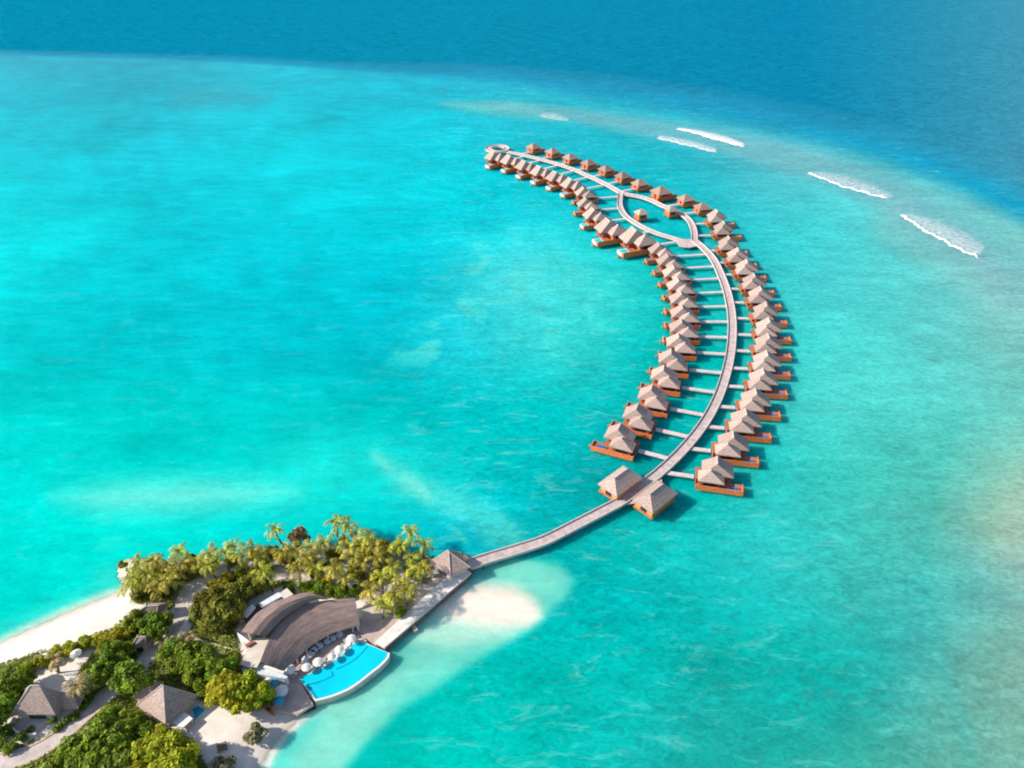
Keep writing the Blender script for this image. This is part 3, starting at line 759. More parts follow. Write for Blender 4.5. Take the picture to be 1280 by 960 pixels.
# ------------------------------------------------------------------ promenade and jetty hut
pr = thing('promenade','white concrete promenade on a brown stone wall between pool and jetty','promenade')
A0, A1, B1, B0 = (468,803),(480.5,809.5),(589,716),(575,705)
q = [G(*p,2.0)[:2] for p in (A0,A1,B1,B0)]
MB().prism(q, 1.55, 2.0).build('top_slab', M['concrete'], pr)
ctr = (sum(p[0] for p in q)/4, sum(p[1] for p in q)/4)
qi = [(p[0]+(ctr[0]-p[0])*.02, p[1]+(ctr[1]-p[1])*.02) for p in q]
MB().prism(qi, -1.5, 1.55).build('retaining_wall', M['stone'], pr)
a = G(516,781,.8); b2 = G(520,789,.8)
MB().strip([a[:2],b2[:2]], -.5,.5,.4,1.0).build('step', M['curb'], pr)

def roof_poly(name, pts, mat, parent, th=.25):
    """thick sheet through surveyed points (u, v, z); rows = list of equal-length curves"""
    rows = [[Vector(G(*p)) for p in r] for r in pts]
    n = len(rows[0]); mb = MB(); al = []
    for k in (0,1):
        for j, r in enumerate(rows):
            s = 0
            for i, p in enumerate(r):
                if i: s += (p-r[i-1]).length
                mb.v.append((p.x,p.y,p.z-k*th)); al.append((s, j*4.0, 0, 1))
    m = len(rows); T = n*m
    for j in range(m-1):
        for i in range(n-1):
            a = j*n+i; mb.f += [(a,a+1,a+n+1,a+n), (T+a+n,T+a+n+1,T+a+1,T+a)]
    ring_ = [i for i in range(n)]+[j*n+n-1 for j in range(1,m)]+[(m-1)*n+i for i in range(n-2,-1,-1)]+[j*n for j in range(m-2,0,-1)]
    for k in range(len(ring_)):
        a, b3 = ring_[k], ring_[(k+1)%len(ring_)]
        mb.f.append((a, T+a, T+b3, b3))
    o = mb.build(name, mat, parent)
    ca = o.data.color_attributes.new('along','FLOAT_COLOR','POINT'); ca.data.foreach_set('color', np.array(al,np.float32).ravel())
    return o
def z4(x, y): return (260+x/4.923, 700+y/4.923)
def curve(pts, z, n=22):
    """resample readings evenly"""
    p = [Vector((*z4(*a),0)) for a in pts]
    d = [0]
    for i in range(1,len(p)): d.append(d[-1]+(p[i]-p[i-1]).length)
    out = []
    for k in range(n):
        t = d[-1]*k/(n-1)
        for i in range(1,len(p)):
            if t <= d[i]+1e-6:
                w = (t-d[i-1])/(d[i]-d[i-1]+1e-9); q = p[i-1].lerp(p[i],w); break
        out.append((q.x,q.y,z))
    return out
def between(a, b, t, dz=0): return [(p[0]*(1-t)+q[0]*t, p[1]*(1-t)+q[1]*t, p[2]*(1-t)+q[2]*t+dz) for p, q in zip(a,b)]

ch = thing('clubhouse','large curved clubhouse with stepped brown thatch roof behind the long pool','clubhouse')
low_back = curve([(322,622),(345,560),(374,492),(412,425),(505,332),(615,266),(738,246),(830,238),(905,233)],7.4)
low_front = curve([(462,682),(512,632),(560,585),(640,515),(750,450),(850,418),(935,400)],4.2)
roof_poly('roof', [low_back, between(low_back,low_front,.33,.25), between(low_back,low_front,.67,.3), low_front], M['band'], ch)
up_back = curve([(205,440),(245,385),(295,330),(400,258),(510,222),(600,198),(640,203)],9.0)
up_front = curve([(352,468),(395,420),(440,372),(520,308),(610,258),(680,236),(735,240)],8.3)
ridge_ = between(up_back,up_front,.45,1.0)
roof_poly('upper_roof', [up_back, ridge_, between(ridge_,up_front,.5,.15), up_front], M['band'], ch)
# fascia and walls under the eaves
def wallstrip(name, crv, z0, z1, mat, parent, inset=0.0, th=.3):
    q = [G(*p)[:2] for p in crv]
    return MB().strip(q, inset, inset+th, z0, z1).build(name, mat, parent)
wallstrip('eave_board', low_front, 3.75, 3.97, M['beam'], ch, .05, .2)
sgn = 1
wf = wallstrip('glass_front', low_front[1:-1], 1.6, 3.8, M['glass'], ch, 2.6, .2)
wallstrip('back_wall', up_back[1:-1], 1.3, 8.7, M['cream'], ch, -.9, .3)
wallstrip('end_wall', [(*z4(345,600),7),(*z4(450,655),4.3)], 1.3, 3.9, M['white'], ch, .2, .3)
wallstrip('end_wall', [(*z4(905,250),7),(*z4(930,385),4.4)], 1.3, 3.9, M['white'], ch, -.6, .3)
for p in low_front[1::3]:
    x, y, z = G(*p); MB().tube([(x,y+.5,1.5),(x,y+.5,3.9)],.14,8).build('column', M['beam'], ch)
def flat(name, pts, z0, z1, mat, parent): return MB().prism([G(*z4(*p), z1)[:2] for p in pts], z0, z1).build(name, mat, parent)
flat('side_roof', [(193,640),(240,560),(288,482),(352,470),(388,492),(352,548),(322,624),(300,660),(240,658)], 4.6, 5.0, M['cream'], ch)
flat('side_wall', [(200,632),(245,556),(290,490),(348,480),(380,495),(345,548),(314,620),(295,650),(243,650)], 1.2, 4.597, M['white'], ch)
flat('parapet', [(178,445),(205,462),(255,500),(262,520),(215,500),(190,480)], 1.2, 5.4, M['white'], ch)
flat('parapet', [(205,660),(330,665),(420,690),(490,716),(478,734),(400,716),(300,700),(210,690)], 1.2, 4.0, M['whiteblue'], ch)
flat('parapet', [(240,652),(330,640),(470,682),(462,696),(330,660),(245,664)], 1.2, 4.3, M['white'], ch)
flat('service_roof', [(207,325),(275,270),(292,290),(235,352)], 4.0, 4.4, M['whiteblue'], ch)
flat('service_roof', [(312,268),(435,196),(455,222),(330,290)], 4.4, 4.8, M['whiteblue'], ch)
flat('service_roof', [(440,205),(485,172),(525,212),(470,238)], 5.0, 5.4, M['cream'], ch)
flat('service_wall', [(215,330),(300,275),(440,215),(520,215),(400,300),(240,400)], 1.2, 3.9, M['dark'], ch)
flat('lean_to_roof', [(742,285),(900,232),(880,224),(735,262)], 4.4, 4.7, M['glass'], ch)
o = flat('side_door', [(228,520),(270,495),(282,508),(240,534)], 5.0, 5.5, M['wallwood'], ch)

# ------------------------------------------------------------------ pool
PZ = 1.85
def pl(pts): return [G(*z4(*p), PZ)[:2] for p in pts]
back = [(556,724),(640,688),(720,650),(790,606),(850,558),(915,484)]
front = [(1118,572),(1108,605),(1060,655),(1000,702),(930,757),(860,802),(760,842),(660,868)]
po = thing('swimming_pool','long curved cyan swimming pool with a white outer rim above the lagoon','swimming pool')
outl = pl(back)+pl(front)
MB().prism(outl, -1.2, PZ-.06).build('basin', M['cream'], po)
cx = sum(p[0] for p in outl)/len(outl); cy = sum(p[1] for p in outl)/len(outl)
inn = pl([(562,726),(640,692),(720,655),(790,612),(850,564),(917,492),(1106,570),(1096,600),(1050,648),(990,694),(922,748),(852,792),(756,831),(664,855)])
MB().prism(inn, PZ-.3, PZ-.03).build('pool_water', M['poolcyan'], po)
fr = resample(pl(front), .8)
MB().strip(fr, -.28, .02, PZ-.4, PZ+.06).build('outer_rim', M['white'], po)
def under(p, w): return MB().strip([a for a in resample(pl(p),.8)], -w/2, w/2, PZ-.1, PZ-.022).build('pool_step', M['poolline'], po)
under([(612,768),(690,748),(772,712)],.35); under([(772,712),(760,684)],.35); under([(790,672),(860,640),(930,590),(985,530)],.35); under([(608,766),(640,806),(668,850)],.55)
def parasol(u, v, label, mat='canvas', r=1.6, group='parasols around the pool'):
    x, y, _ = G(u,v,3.5)
    t = thing('parasol', label, 'parasol', (x,y,1.6), random.Random(u).uniform(0,1), group)
    t.scale = (1,1,.76)
    MB().tube([(0,0,.1),(0,0,2.5)],.05,6).build('pole', M['metal'], t)
    MB().box(-.3,.3,-.3,.3,0,.1).build('base', M['metal'], t)
    mb = MB(); n = 8
    mb.v = [(0,0,2.75)]+[(r*.5*math.cos(2*PI*k/n), r*.5*math.sin(2*PI*k/n), 2.52) for k in range(n)]+[(r*math.cos(2*PI*k/n), r*math.sin(2*PI*k/n), 2.15) for k in range(n)]+[(r*math.cos(2*PI*k/n), r*math.sin(2*PI*k/n), 2.0) for k in range(n)]
    for k in range(n):
        l = (k+1)%n
        mb.f += [(0,1+k,1+l),(1+k,1+n+k,1+n+l,1+l),(1+n+k,1+2*n+k,1+2*n+l,1+n+l)]
    mb.build('canopy', M[mat], t)
ps = [(604,655),(675,622),(760,590),(806,545),(880,478)]
for k, p in enumerate(ps): parasol(*z4(*p), f'white parasol, {ORD[k+1]} from the left along the inner edge of the pool', r=(1.05,1.15,.9,1.05,1.1)[k])
parasol(*z4(502,668),'white parasol at the left corner of the clubhouse thatch eave', r=1.2)
parasol(*z4(448,800),'large white parasol on the paving left of the pool end', r=1.5)
parasol(*z4(436,858),'blue parasol nearest the beach below the large white parasol','bluecanvas',1.05)
parasol(*z4(400,752),'small blue parasol between the trees and the clubhouse terrace','bluecanvas',1.0)
parasol(*z4(368,742),'small white parasol against the trees at the terrace edge', r=1.0)
def lounger(u, v, deg, label):
    x, y, _ = G(u,v,1.6)
    t = thing('sun_lounger', label, 'sun lounger', (x,y,1.606), R(deg), 'sun loungers on the pool terrace')
    MB().box(-.35,.35,-1,.4,.28,.42).build('seat', M['canvas'], t)
    MB().quadbox([(-.35,.4,.28),(.35,.4,.28),(.35,1.0,.62),(-.35,1.0,.62),(-.35,.4,.42),(.35,.4,.42),(.35,.95,.76),(-.35,.95,.76)]).build('backrest', M['canvas'], t)
    for sx in (-.3,.3):
        for sy in (-.9,.35): MB().box(sx-.04,sx+.04,sy-.04,sy+.04,0,.28).build('leg', M['brown'], t)
for k, (p, d) in enumerate((((640,668),60),((720,632),55),((785,592),50),((840,545),45),((858,515),45),((905,500),40))):
    lounger(*z4(*p), d, f'white sun lounger, {ORD[k+1]} from the left along the inner pool edge')
def table(u, v, label, s=1.0):
    x, y, _ = G(u,v,1.6); t = thing('dining_table', label, 'table', (x,y,1.606), 0, 'dining tables under the thatch eave')
    MB().prism([(s*.8*math.cos(a*PI/6), s*.8*math.sin(a*PI/6)) for a in range(12)], .70,.76).build('tabletop', M['whiteblue'], t)
    MB().tube([(0,0,0),(0,0,.70)],.08,6).build('pedestal', M['metal'], t)
for k, p in enumerate(((602,622),(640,585),(660,560),(690,540),(738,510),(770,492),(812,470))):
    table(*z4(*p), f'white dining table, {ORD[k+1]} from the left under the front thatch eave')

# ------------------------------------------------------------------ island houses
def hiphouse(label, cat, rb, zt, ridge, eave=(), z=4.0):
    """roof from four surveyed eave corners and two ridge ends"""
    t = thing('thatched_house', label, cat)
    e = [Vector(G(*p,z)) for p in rb]; r = [Vector(G(*p,zt)) for p in ridge]
    mb = MB(); mb.v = [tuple(p) for p in e]+[tuple(p) for p in r]+[(p.x,p.y,p.z-.3) for p in e]
    mb.f = [(0,1,5,4),(1,2,5),(2,3,4,5),(3,0,4)]+[(k,(k+1)%4,6+(k+1)%4,6+k) for k in range(4)]+[(9,8,7,6)]
    rf = mb.build('roof', M['thatch'], t)
    for a, b_ in ((4,5),(0,4),(1,5),(2,5),(3,4)):
        p, q_ = Vector(mb.v[a]), Vector(mb.v[b_])
        if (p-q_).length > .3: MB().tube([p+Vector((0,0,.05)),q_+Vector((0,0,.08))],.13,5).build('ridge_cap', M['ridge'], rf)
    c = sum(e,Vector())/4
    w = [(c.x+(p.x-c.x)*.8, c.y+(p.y-c.y)*.8) for p in e]
    wl = MB().prism(w, 1.2, z-.28).build('wall', M['cream'], t)
    a, b_ = Vector((*w[0],0)), Vector((*w[1],0)); dn = (b_-a).normalized(); nn = Vector((dn.y,-dn.x,0))
    if (a+nn-c).length < (a-nn-c).length: nn = -nn
    a2, b3 = a.lerp(b_,.25), a.lerp(b_,.75)
    MB().prism([(a2+nn*.01)[:2],(b3+nn*.01)[:2],(b3+nn*.06)[:2],(a2+nn*.06)[:2]],1.4,3.4).build('glass_door', M['glass'], wl)
    return t
h1 = hiphouse('grey thatched beach house at the far left with a bay terrace in front','house',[(14,893),(69,893),(86,868),(30,864)],9.0,[(38,857),(49,857)])
MB().prism([G(*p,1.7)[:2] for p in [(14,905),(22,914),(45,916),(58,904),(62,894),(18,893)]],.9,1.7).build('terrace', M['path'], h1)
MB().strip([G(*p,2.2)[:2] for p in [(18,896),(12,905),(20,914),(34,918),(45,917)]],-.15,.15,1.2,2.3).build('terrace_wall', M['white'], h1)
MB().hip(0,0,2.6,2.2,1.2,.1,3.4,5.4).build('wing_roof', M['thatch'], h1, loc=(*G(88,872,3.4)[:2],0))
MB().box(-2,2,-1.6,1.6,1.2,3.2).build('wing_wall', M['cream'], h1, loc=(*G(88,872,3.4)[:2],0))
h2 = hiphouse('grey hipped thatched house with a small blue pool on the sandy yard','house',[(171,881),(207,905),(247,869),(205,862)],8.2,[(203,856),(204,857)])
MB().prism([G(*p,3.0)[:2] for p in [(211,898),(229,889),(241,898),(226,912)]],2.6,3.0).build('pergola_roof', M['white'], h2)
for p in ((213,899),(228,891),(239,899),(226,910)): MB().tube([(*G(*p,3.0)[:2],1.2),(*G(*p,3.0)[:2],2.6)],.1,6).build('pergola_post', M['white'], h2)
MB().hip(0,0,2.4,1.8,1.1,.1,3.6,5.6).build('wing_roof', M['thatch'], h2, loc=(*G(186,862,3.6)[:2],0))
MB().box(-1.8,1.8,-1.3,1.3,1.2,3.4).build('wing_wall', M['cream'], h2, loc=(*G(186,862,3.6)[:2],0))
def smallpool(pts, label):
    t = thing('garden_pool', label, 'pool', group='small garden pools')
    q = [G(*p,1.7)[:2] for p in pts]; c = (sum(a[0] for a in q)/4, sum(a[1] for a in q)/4)
    MB().prism([(c[0]+(a[0]-c[0])*1.18, c[1]+(a[1]-c[1])*1.18) for a in q],.9,1.66).build('rim', M['concrete'], t)
    MB().prism(q,1.5,1.69).build('pool_water', M['poolline'], t)
smallpool([(240,886),(247,882),(257,887),(244,900)],'small blue pool beside the hipped house on the sandy yard')
smallpool([(118,806),(124,801),(134,804),(126,813)],'small dark blue pool between the beach hedge and round trees')
hiphouse('small dark thatched cabin half hidden by palms near the left beach','cabin',[(164,771),(196,768),(212,753),(182,754)],5.4,[(182,758),(198,757)],z=3.4)
hiphouse('small brown thatched cabin beside the path behind the beach hedge','cabin',[(162,812),(182,806),(192,794),(172,794)],5.2,[(172,796),(182,796)],z=3.2)
jh = hiphouse('thatched hut at the start of the boardwalk on the end of the island','hut',[(536,703),(563,719),(588,709),(572,690)],6.8,[(560,688),(561,690)],z=4.0)
o = MB().prism([G(*p,1.2)[:2] for p in [(560,690),(575,690),(586,697),(592,708),(590,717),(575,708)]],-1.2,1.3).build('foundation', M['stone'], jh)

# ------------------------------------------------------------------ small things on the sand
ky = thing('kayak','orange kayak lying on the sand beneath the yellow trees','kayak',(*I(336,888)[:2],GZ+.05),R(-38))
mb = MB(); n = 9
for k in range(n):
    t = k/(n-1)*2-1; w = .42*(1-t*t)**.6+.01; h = .35*(1-.2*(1-t*t))
    x = t*2.2
    mb.v += [(x,-w,h),(x,-w*.7,.06),(x,0,0),(x,w*.7,.06),(x,w,h),(x,0,h+.05)]
for k in range(n-1):
    for j in range(6):
        l = (j+1)%6; mb.f.append((k*6+j,k*6+l,(k+1)*6+l,(k+1)*6+j))
mb.f += [(0,1,2,3,4,5),tuple(range(n*6-1,n*6-7,-1))]
mb.build('hull', M['kayak'], ky); MB().box(-.45,.45,-.22,.22,.38,.44).build('seat', M['dark'], ky)
bt = thing('beach_bench','small brown slatted beach bench alone on the sandy yard','bench',(*I(278,935)[:2],GZ+.02),R(25))
for k in range(5): MB().box(-.9,.9,-.8+k*.36,-.8+k*.36+.26,.3,.38).build('slat', M['brown'], bt)
for sx in (-.8,.8):
    for sy in (-.7,.7): MB().box(sx-.06,sx+.06,sy-.06,sy+.06,0,.3).build('leg', M['brown'], bt)
st = thing('pool_steps','dark timber steps at the corner of the pool above the beach','steps',(*G(385,881,1.4)[:2],.3),R(25))
for k in range(3): MB().box(-1.3,1.3,-.9+k*.5,-.45+k*.5,.0,.35+.3*k).build('step', M['dark'], st)
sl_ = thing('beach_parasol','white parasol standing on the yard by the small dark blue pool','parasol',(*I(99,824)[:2],GZ),0)
MB().tube([(0,0,0),(0,0,2.4)],.06,6).build('pole', M['metal'], sl_)
mb = MB(); mb.v = [(0,0,2.7)]+[(1.2*math.cos(k*PI/4),1.2*math.sin(k*PI/4),2.1) for k in range(8)]+[(1.2*math.cos(k*PI/4),1.2*math.sin(k*PI/4),1.98) for k in range(8)]
for k in range(8):
    l = (k+1)%8; mb.f += [(0,1+k,1+l),(1+k,9+k,9+l,1+l)]
mb.build('canopy', M['canvas'], sl_)

# ------------------------------------------------------------------ vegetation
def crown_mesh(seed, mat, nl=14, nleaf=1700, ls=.115):
    """unit crown (radius 1): clumps of leaf-sized faces"""
    r = random.Random(seed); mb = MB()
    lumps = []
    for k in range(nl):
        a = r.uniform(0,2*PI); zz = r.uniform(-.35,.85); rad = math.sqrt(max(0,1-zz*zz))*r.uniform(.35,.74)
        lumps.append((Vector((rad*math.cos(a),rad*math.sin(a),zz*.62)), r.uniform(.26,.46)))
    lumps.append((Vector((0,0,.1)),.55))
    for k in range(nleaf):
        c, lr = r.choice(lumps)
        d = Vector((r.gauss(0,1),r.gauss(0,1),r.gauss(.25,1))).normalized()
        p = c+d*lr*r.uniform(.72,1.08)
        nrm = (d+Vector((r.gauss(0,.45),r.gauss(0,.45),r.gauss(.3,.45)))).normalized()
        t = nrm.cross(Vector((r.gauss(0,1),r.gauss(0,1),r.gauss(0,1)))).normalized(); b = nrm.cross(t)
        s = ls*r.uniform(.6,1.3); w = s*.62
        i = len(mb.v)
        mb.v += [tuple(p-t*s), tuple(p-b*w+nrm*.02), tuple(p+t*s), tuple(p+b*w+nrm*.02)]
        mb.f.append((i,i+1,i+2,i+3))
    me = bpy.data.meshes.new('crown'); me.from_pydata(mb.v,[],mb.f); me.materials.append(mat)
    return me
def trunk_mesh(seed):
    r = random.Random(seed); mb = MB()
    top = (r.uniform(-.1,.1), r.uniform(-.1,.1), -.1)
    mb.tube([(0,0,-1.35),(top[0]*.5,top[1]*.5,-.7),top,(top[0],top[1],.35)],[.11,.085,.07,.03],6)
    for k in range(5):
        a = k*1.256+r.uniform(-.3,.3)
        mb.tube([(top[0]*.7,top[1]*.7,-.45),(.3*math.cos(a),.3*math.sin(a),-.05),(.62*math.cos(a),.62*math.sin(a),.2)],[.05,.035,.015],5)
    me = bpy.data.meshes.new('trunk'); me.from_pydata(mb.v,[],mb.f); me.materials.append(M['trunk'])
    return me
CR = {k: [crown_mesh(10*i+len(k), M[k]) for i in range(4 if k in ('leaf','leafolive','leafbright') else 1)] for k in ('leaf','leafolive','leafbright','leafred','leafflame','leafdry')}
TK = [trunk_mesh(k) for k in range(4)]
cnt = [0]
def tree(u, v, rpx, kind, label, group, name, cat):
    cnt[0] += 1; r = random.Random(cnt[0]*7)
    rad = rpx/mpp(v)
    zc = GZ+rad*(1.25 if name != 'shrub' else .55)
    x, y, _ = G(u,v,zc)
    t = thing(name, label, cat, (x,y,GZ), r.uniform(0,2*PI), group)
    c = bpy.data.objects.new('crown', r.choice(CR[kind])); C.objects.link(c); c.parent = t
    s = rad*1.08; c.scale = (s*r.uniform(.92,1.1), s*r.uniform(.92,1.1), s*r.uniform(.88,1.1)); c.location = (0,0,zc-GZ)
    k = bpy.data.objects.new('trunk', r.choice(TK)); C.objects.link(k); k.parent = t
    k.scale = (s,s,(zc-GZ)/1.3); k.location = (0,0,zc-GZ)
TREES = [
 ('olive broadleaf trees left of the clubhouse','tree','leafolive',[(262,753,19),(277,766,22),(266,777,18),(287,745,16),(302,738,15),(320,729,14),(250,768,13),(294,762,14),(276,742,13)]),
 ('bright shrubs along the upper edge of the path','shrub','leafbright',[(268,733,9),(284,723,8),(302,713,8),(332,709,9),(350,697,9),(318,716,7)]),
 ('green trees between the path and the hipped house','tree','leaf',[(213,814,14),(235,820,17),(256,824,18),(277,836,18),(240,843,14),(254,853,12),(222,832,12),(292,826,12)]),
 ('yellow trees beside the pool terrace','tree','leafbright',[(282,862,22),(305,860,20),(322,870,18),(303,878,15),(268,868,13),(333,868,10)]),
 ('green trees beside the cabin on the left beach','tree','leaf',[(166,776,12),(186,781,15),(203,776,11),(196,791,12)]),
 ('hedge shrubs along the top of the left beach','shrub','leafbright',[(50,829,10),(70,818,11),(90,811,11),(108,803,10),(128,801,11),(146,794,11),(160,789,9),(34,836,10)]),
 ('green trees between the beach hedge and the path','tree','leaf',[(140,815,14),(152,827,12),(131,832,16),(120,847,14),(110,858,10),(160,812,9),(100,868,7)]),
 ('dark green trees behind the beach house at far left','tree','leaf',[(10,852,20),(2,882,18),(20,868,12),(32,848,12),(-14,862,18),(-12,900,18)]),
 ('dense green trees along the lower left path','tree','leaf',[(98,940,21),(126,918,22),(148,912,20),(112,955,24),(72,962,14),(163,898,13),(150,950,24),(177,922,15),(142,895,12),(135,938,22)]),
 ('bright yellow trees below the hipped house','tree','leafbright',[(185,945,22),(210,937,21),(233,950,18),(196,925,15),(216,962,24),(172,958,20),(228,934,12)]),
 ('low bushes among the palm grove','shrub','leafolive',[(385,702,11),(455,692,13),(480,684,11),(500,682,9),(430,676,8),(445,714,11),(470,722,11),(418,694,10),(515,717,9),(395,717,9),(530,706,7),(362,700,9),(488,705,9)]),
 ('bushes along the back shore of the island','shrub','leafolive',[(240,707,13),(225,717,13),(265,706,10),(290,700,9),(320,695,9),(340,690,9),(207,736,11),(182,737,11),(171,747,8),(154,706,6),(200,716,10),(185,712,8)]),
 ('dark green hedge bushes right behind the clubhouse roof','shrub','leaf',[(398,738,11),(413,740,11),(428,741,10),(443,738,8),(384,735,9),(362,738,8)]),
 ('small plants around the beach house terrace','shrub','leaf',[(84,900,5),(70,912,5),(104,882,6),(112,873,6),(8,915,9),(26,922,8),(38,913,5),(66,901,5),(14,935,9),(75,908,4),(3,930,7),(95,895,5)]),
]
for desc, name, kind, items in TREES:
    nm = 'shrub' if name == 'shrub' else 'broadleaf_tree'
    items = sorted(items, key=lambda a: a[0]); n = len(items)
    for k, (u,v,r_) in enumerate(items, 1):
        lab = f'leftmost of the {desc}' if k == 1 else f'rightmost of the {desc}' if k == n else f'{ORD[k]} from the left of the {desc}'
        tree(u,v,r_,kind,lab,desc,nm,name)
tree(167,848,22,'leaf','round green tree standing alone between the path and the hipped house',None,'broadleaf_tree','tree')
tree(374,672,13,'leafred','reddish brown tree on the back shore of the island',None,'broadleaf_tree','tree')
tree(407,728,8,'leafflame','shrub with red and orange flowers behind the clubhouse roof',None,'shrub','shrub')
tree(500,767,8,'leaf','round green bush at the inner edge of the promenade',None,'shrub','shrub')
tree(318,917,14,'leafdry','sparse dry shrub alone on the sandy yard by the beach',None,'shrub','shrub')
tree(280,960,16,'leafdry','greyish shrub at the bottom beside the sandy yard',None,'shrub','shrub')

def palm_mesh(seed, mat, nf=13, L_=3.5):
    r = random.Random(seed); mb = MB()
    for k in range(nf):
        a = k*2.39996+r.uniform(-.25,.25); up = r.uniform(-.15,1.05) if k % 4 else r.uniform(.9,1.3)
        L = L_*r.uniform(.8,1.1); d = Vector((math.cos(a),math.sin(a),0)); sd_ = Vector((-d.y,d.x,0))
        pts = []
        p = Vector((0,0,0)); ang = up
        ns = 9
        for j in range(ns+1):
            pts.append(p.copy()); p = p+(d*math.cos(ang)+Vector((0,0,math.sin(ang))))*(L/ns); ang -= .20+.04*j*.5
        for j in range(ns):
            a0, a1 = pts[j], pts[j+1]; t = j/ns
            wl = .50*math.sin(PI*min(1,.18+t*.86))**.7+.05
            tdir = (a1-a0).normalized()
            for sg in (-1,1):
                dr = .28+.25*t+r.uniform(-.08,.15)
                tip = a0+tdir*.35*wl*1.3+sd_*sg*wl-Vector((0,0,dr*wl))
                tip2 = a1+tdir*.35*wl*1.3+sd_*sg*wl*.92-Vector((0,0,dr*wl))
                gap = .8
                i = len(mb.v)
                mb.v += [tuple(a0),tuple(a0.lerp(a1,1-gap*.5)),tuple(tip.lerp(tip2,.62)),tuple(tip.lerp(tip2,.12))]
                mb.f.append((i,i+1,i+2,i+3))
    for k in range(5):
        a = k*1.3; i = len(mb.v)
    me = bpy.data.meshes.new('crown'); me.from_pydata(mb.v,[],mb.f); me.materials.append(mat); return me
PM = [palm_mesh(k, M['palm'], 11+k) for k in range(4)]; PT = [palm_mesh(40+k, M['palmtan'], 13) for k in range(2)]
def palm_trunk(seed):
    r = random.Random(seed); bx, by = r.uniform(-.9,.9), r.uniform(-.9,.9)
    mb = MB(); mb.tube([(bx*(1-t)**2,by*(1-t)**2,-(1-t)) if False else (bx*(1-t)**1.6,by*(1-t)**1.6,t) for t in [i/7 for i in range(8)]],[.24,.19,.17,.15,.14,.13,.13,.14],7)
    me = bpy.data.meshes.new('trunk'); me.from_pydata(mb.v,[],mb.f); me.materials.append(M['trunk']); return me
PTK = [palm_trunk(k) for k in range(5)]
def palm(u, v, h, label, group, tan=False, s=1.0):
    cnt[0] += 1; r = random.Random(cnt[0]*13)
    x, y, _ = G(u,v,GZ+h)
    t = thing('palm_tree', label, 'palm tree', (x,y,GZ), r.uniform(0,6.28), group)
    c = bpy.data.objects.new('crown', r.choice(PT if tan else PM)); C.objects.link(c); c.parent = t; c.location = (0,0,h-.1); s *= r.uniform(.98,1.25); c.scale = (s,s,s*r.uniform(.9,1.15)); c.rotation_euler = (r.uniform(-.12,.12),r.uniform(-.12,.12),0)
    k = bpy.data.objects.new('trunk', r.choice(PTK)); C.objects.link(k); k.parent = t; k.scale = (1,1,h)
z5 = lambda x,y: (360+x/4.923, 630+y/4.923)
z6 = lambda x,y: (120+x/4.571, 640+y/4.571)
PALMS = [
 ('coconut palms in the grove between clubhouse and jetty hut',[z5(*p) for p in [(300,112),(365,132),(425,185),(490,205),(540,262),(755,172),(838,250),(612,285),(372,262),(402,322),(140,270),(62,400),(172,402),(352,455),(640,390),(702,478),(502,530),(590,605),(790,410),(835,405),(770,335),(578,445),(650,560),(465,355),(735,525),(455,255),(700,250),(285,395),(555,335),(220,235),(120,330)]],5.8),
 ('coconut palms on the back shore left of the grove',[z6(*p) for p in [(480,222),(405,292),(500,295),(240,292),(212,372),(330,280),(392,392),(640,300),(650,240),(785,195),(835,250),(1022,105),(1065,225),(960,345),(300,360),(440,370),(350,430),(190,420),(570,290),(740,235),(890,215),(930,250),(1120,215),(350,310),(270,380)]],6.5),
]
for desc, ps, h in PALMS:
    ps = sorted(ps); n = len(ps)
    for k, (u,v) in enumerate(ps, 1):
        lab = f'leftmost of the {desc}' if k == 1 else f'rightmost of the {desc}' if k == n else f'{ORD[k]} from the left of the {desc}'
        palm(u,v,h*random.Random(k).uniform(.75,1.05),lab,desc)
palm(70,825,4.0,'short tan palm on the yard behind the beach hedge',None,True,.9)
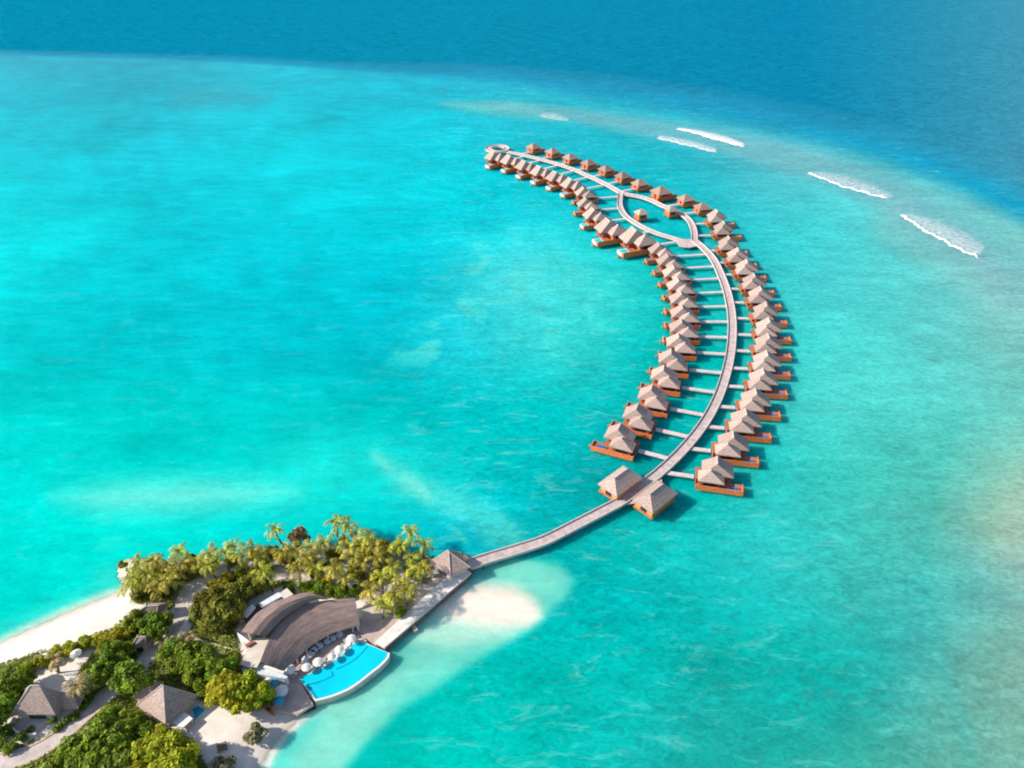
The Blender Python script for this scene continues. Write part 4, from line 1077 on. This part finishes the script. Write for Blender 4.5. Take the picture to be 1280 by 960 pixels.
palm(97,857,5.5,'yellow palm leaning over the roof wing of the beach house',None,True,1.05)
for k, (u,v) in enumerate([(206,806),(222,798),(238,795),(229,806)]):
    palm(u,v,2.4,f'dry tan palm, {ORD[k+1]} of the low cluster beside the path bend' if k else 'leftmost dry tan palm of the low cluster beside the path bend','dry palms beside the path bend',True,.8)
palm(298,770,3.0,'small tan palm against the blue service roofs of the clubhouse',None,True,.6)

# undergrowth: low leaves over the planted ground
def undergrowth():
    rng = np.random.default_rng(4); mb = MB()
    polys = [[I(*p)[:2] for p in poly] for poly, _ in VEG]
    clear = [[I(*p)[:2] for p in poly] for poly in YARDS]
    pth = [(resample([I(*a)[:2] for a in p],1.5), w) for p, w in PATHS]
    for (poly, dn), pw in zip(VEG, polys):
        xs = [p[0] for p in pw]; ys = [p[1] for p in pw]
        area = (max(xs)-min(xs))*(max(ys)-min(ys)); n = int(area*17*dn)
        X = rng.uniform(min(xs),max(xs),n); Y = rng.uniform(min(ys),max(ys),n)
        ok = (sdist(X,Y,pw) > 0)&(fbm(X/4,Y/4,12) > (.20 if dn > .7 else .46))&(sdist(X,Y,shoreW) > 1.2)
        for c in clear: ok &= sdist(X,Y,c) < -.5
        for q, w in pth: ok &= ldist(X,Y,q) > w/2+.5
        hh = fbm(X/2.5,Y/2.5,31)
        for x, y, h in zip(X[ok],Y[ok],hh[ok]):
            z = GZ+.1+rng.uniform(0,1)*1.1*h; s = rng.uniform(.18,.38)
            a, t1, t2 = rng.uniform(0,6.28), rng.uniform(-.5,.5), rng.uniform(-.5,.5)
            ca, sa = math.cos(a)*s, math.sin(a)*s; i = len(mb.v)
            mb.v += [(x-ca,y-sa,z-t1*s),(x+sa*.6,y-ca*.6,z+t2*s*.6),(x+ca,y+sa,z+t1*s),(x-sa*.6,y+ca*.6,z-t2*s*.6)]
            mb.f.append((i,i+1,i+2,i+3))
    o = mb.build('undergrowth', M['cover'], fix=False); o['kind'] = 'stuff'; o['label'] = 'low leafy undergrowth covering the island between the trees'; o['category'] = 'ground cover'
undergrowth()
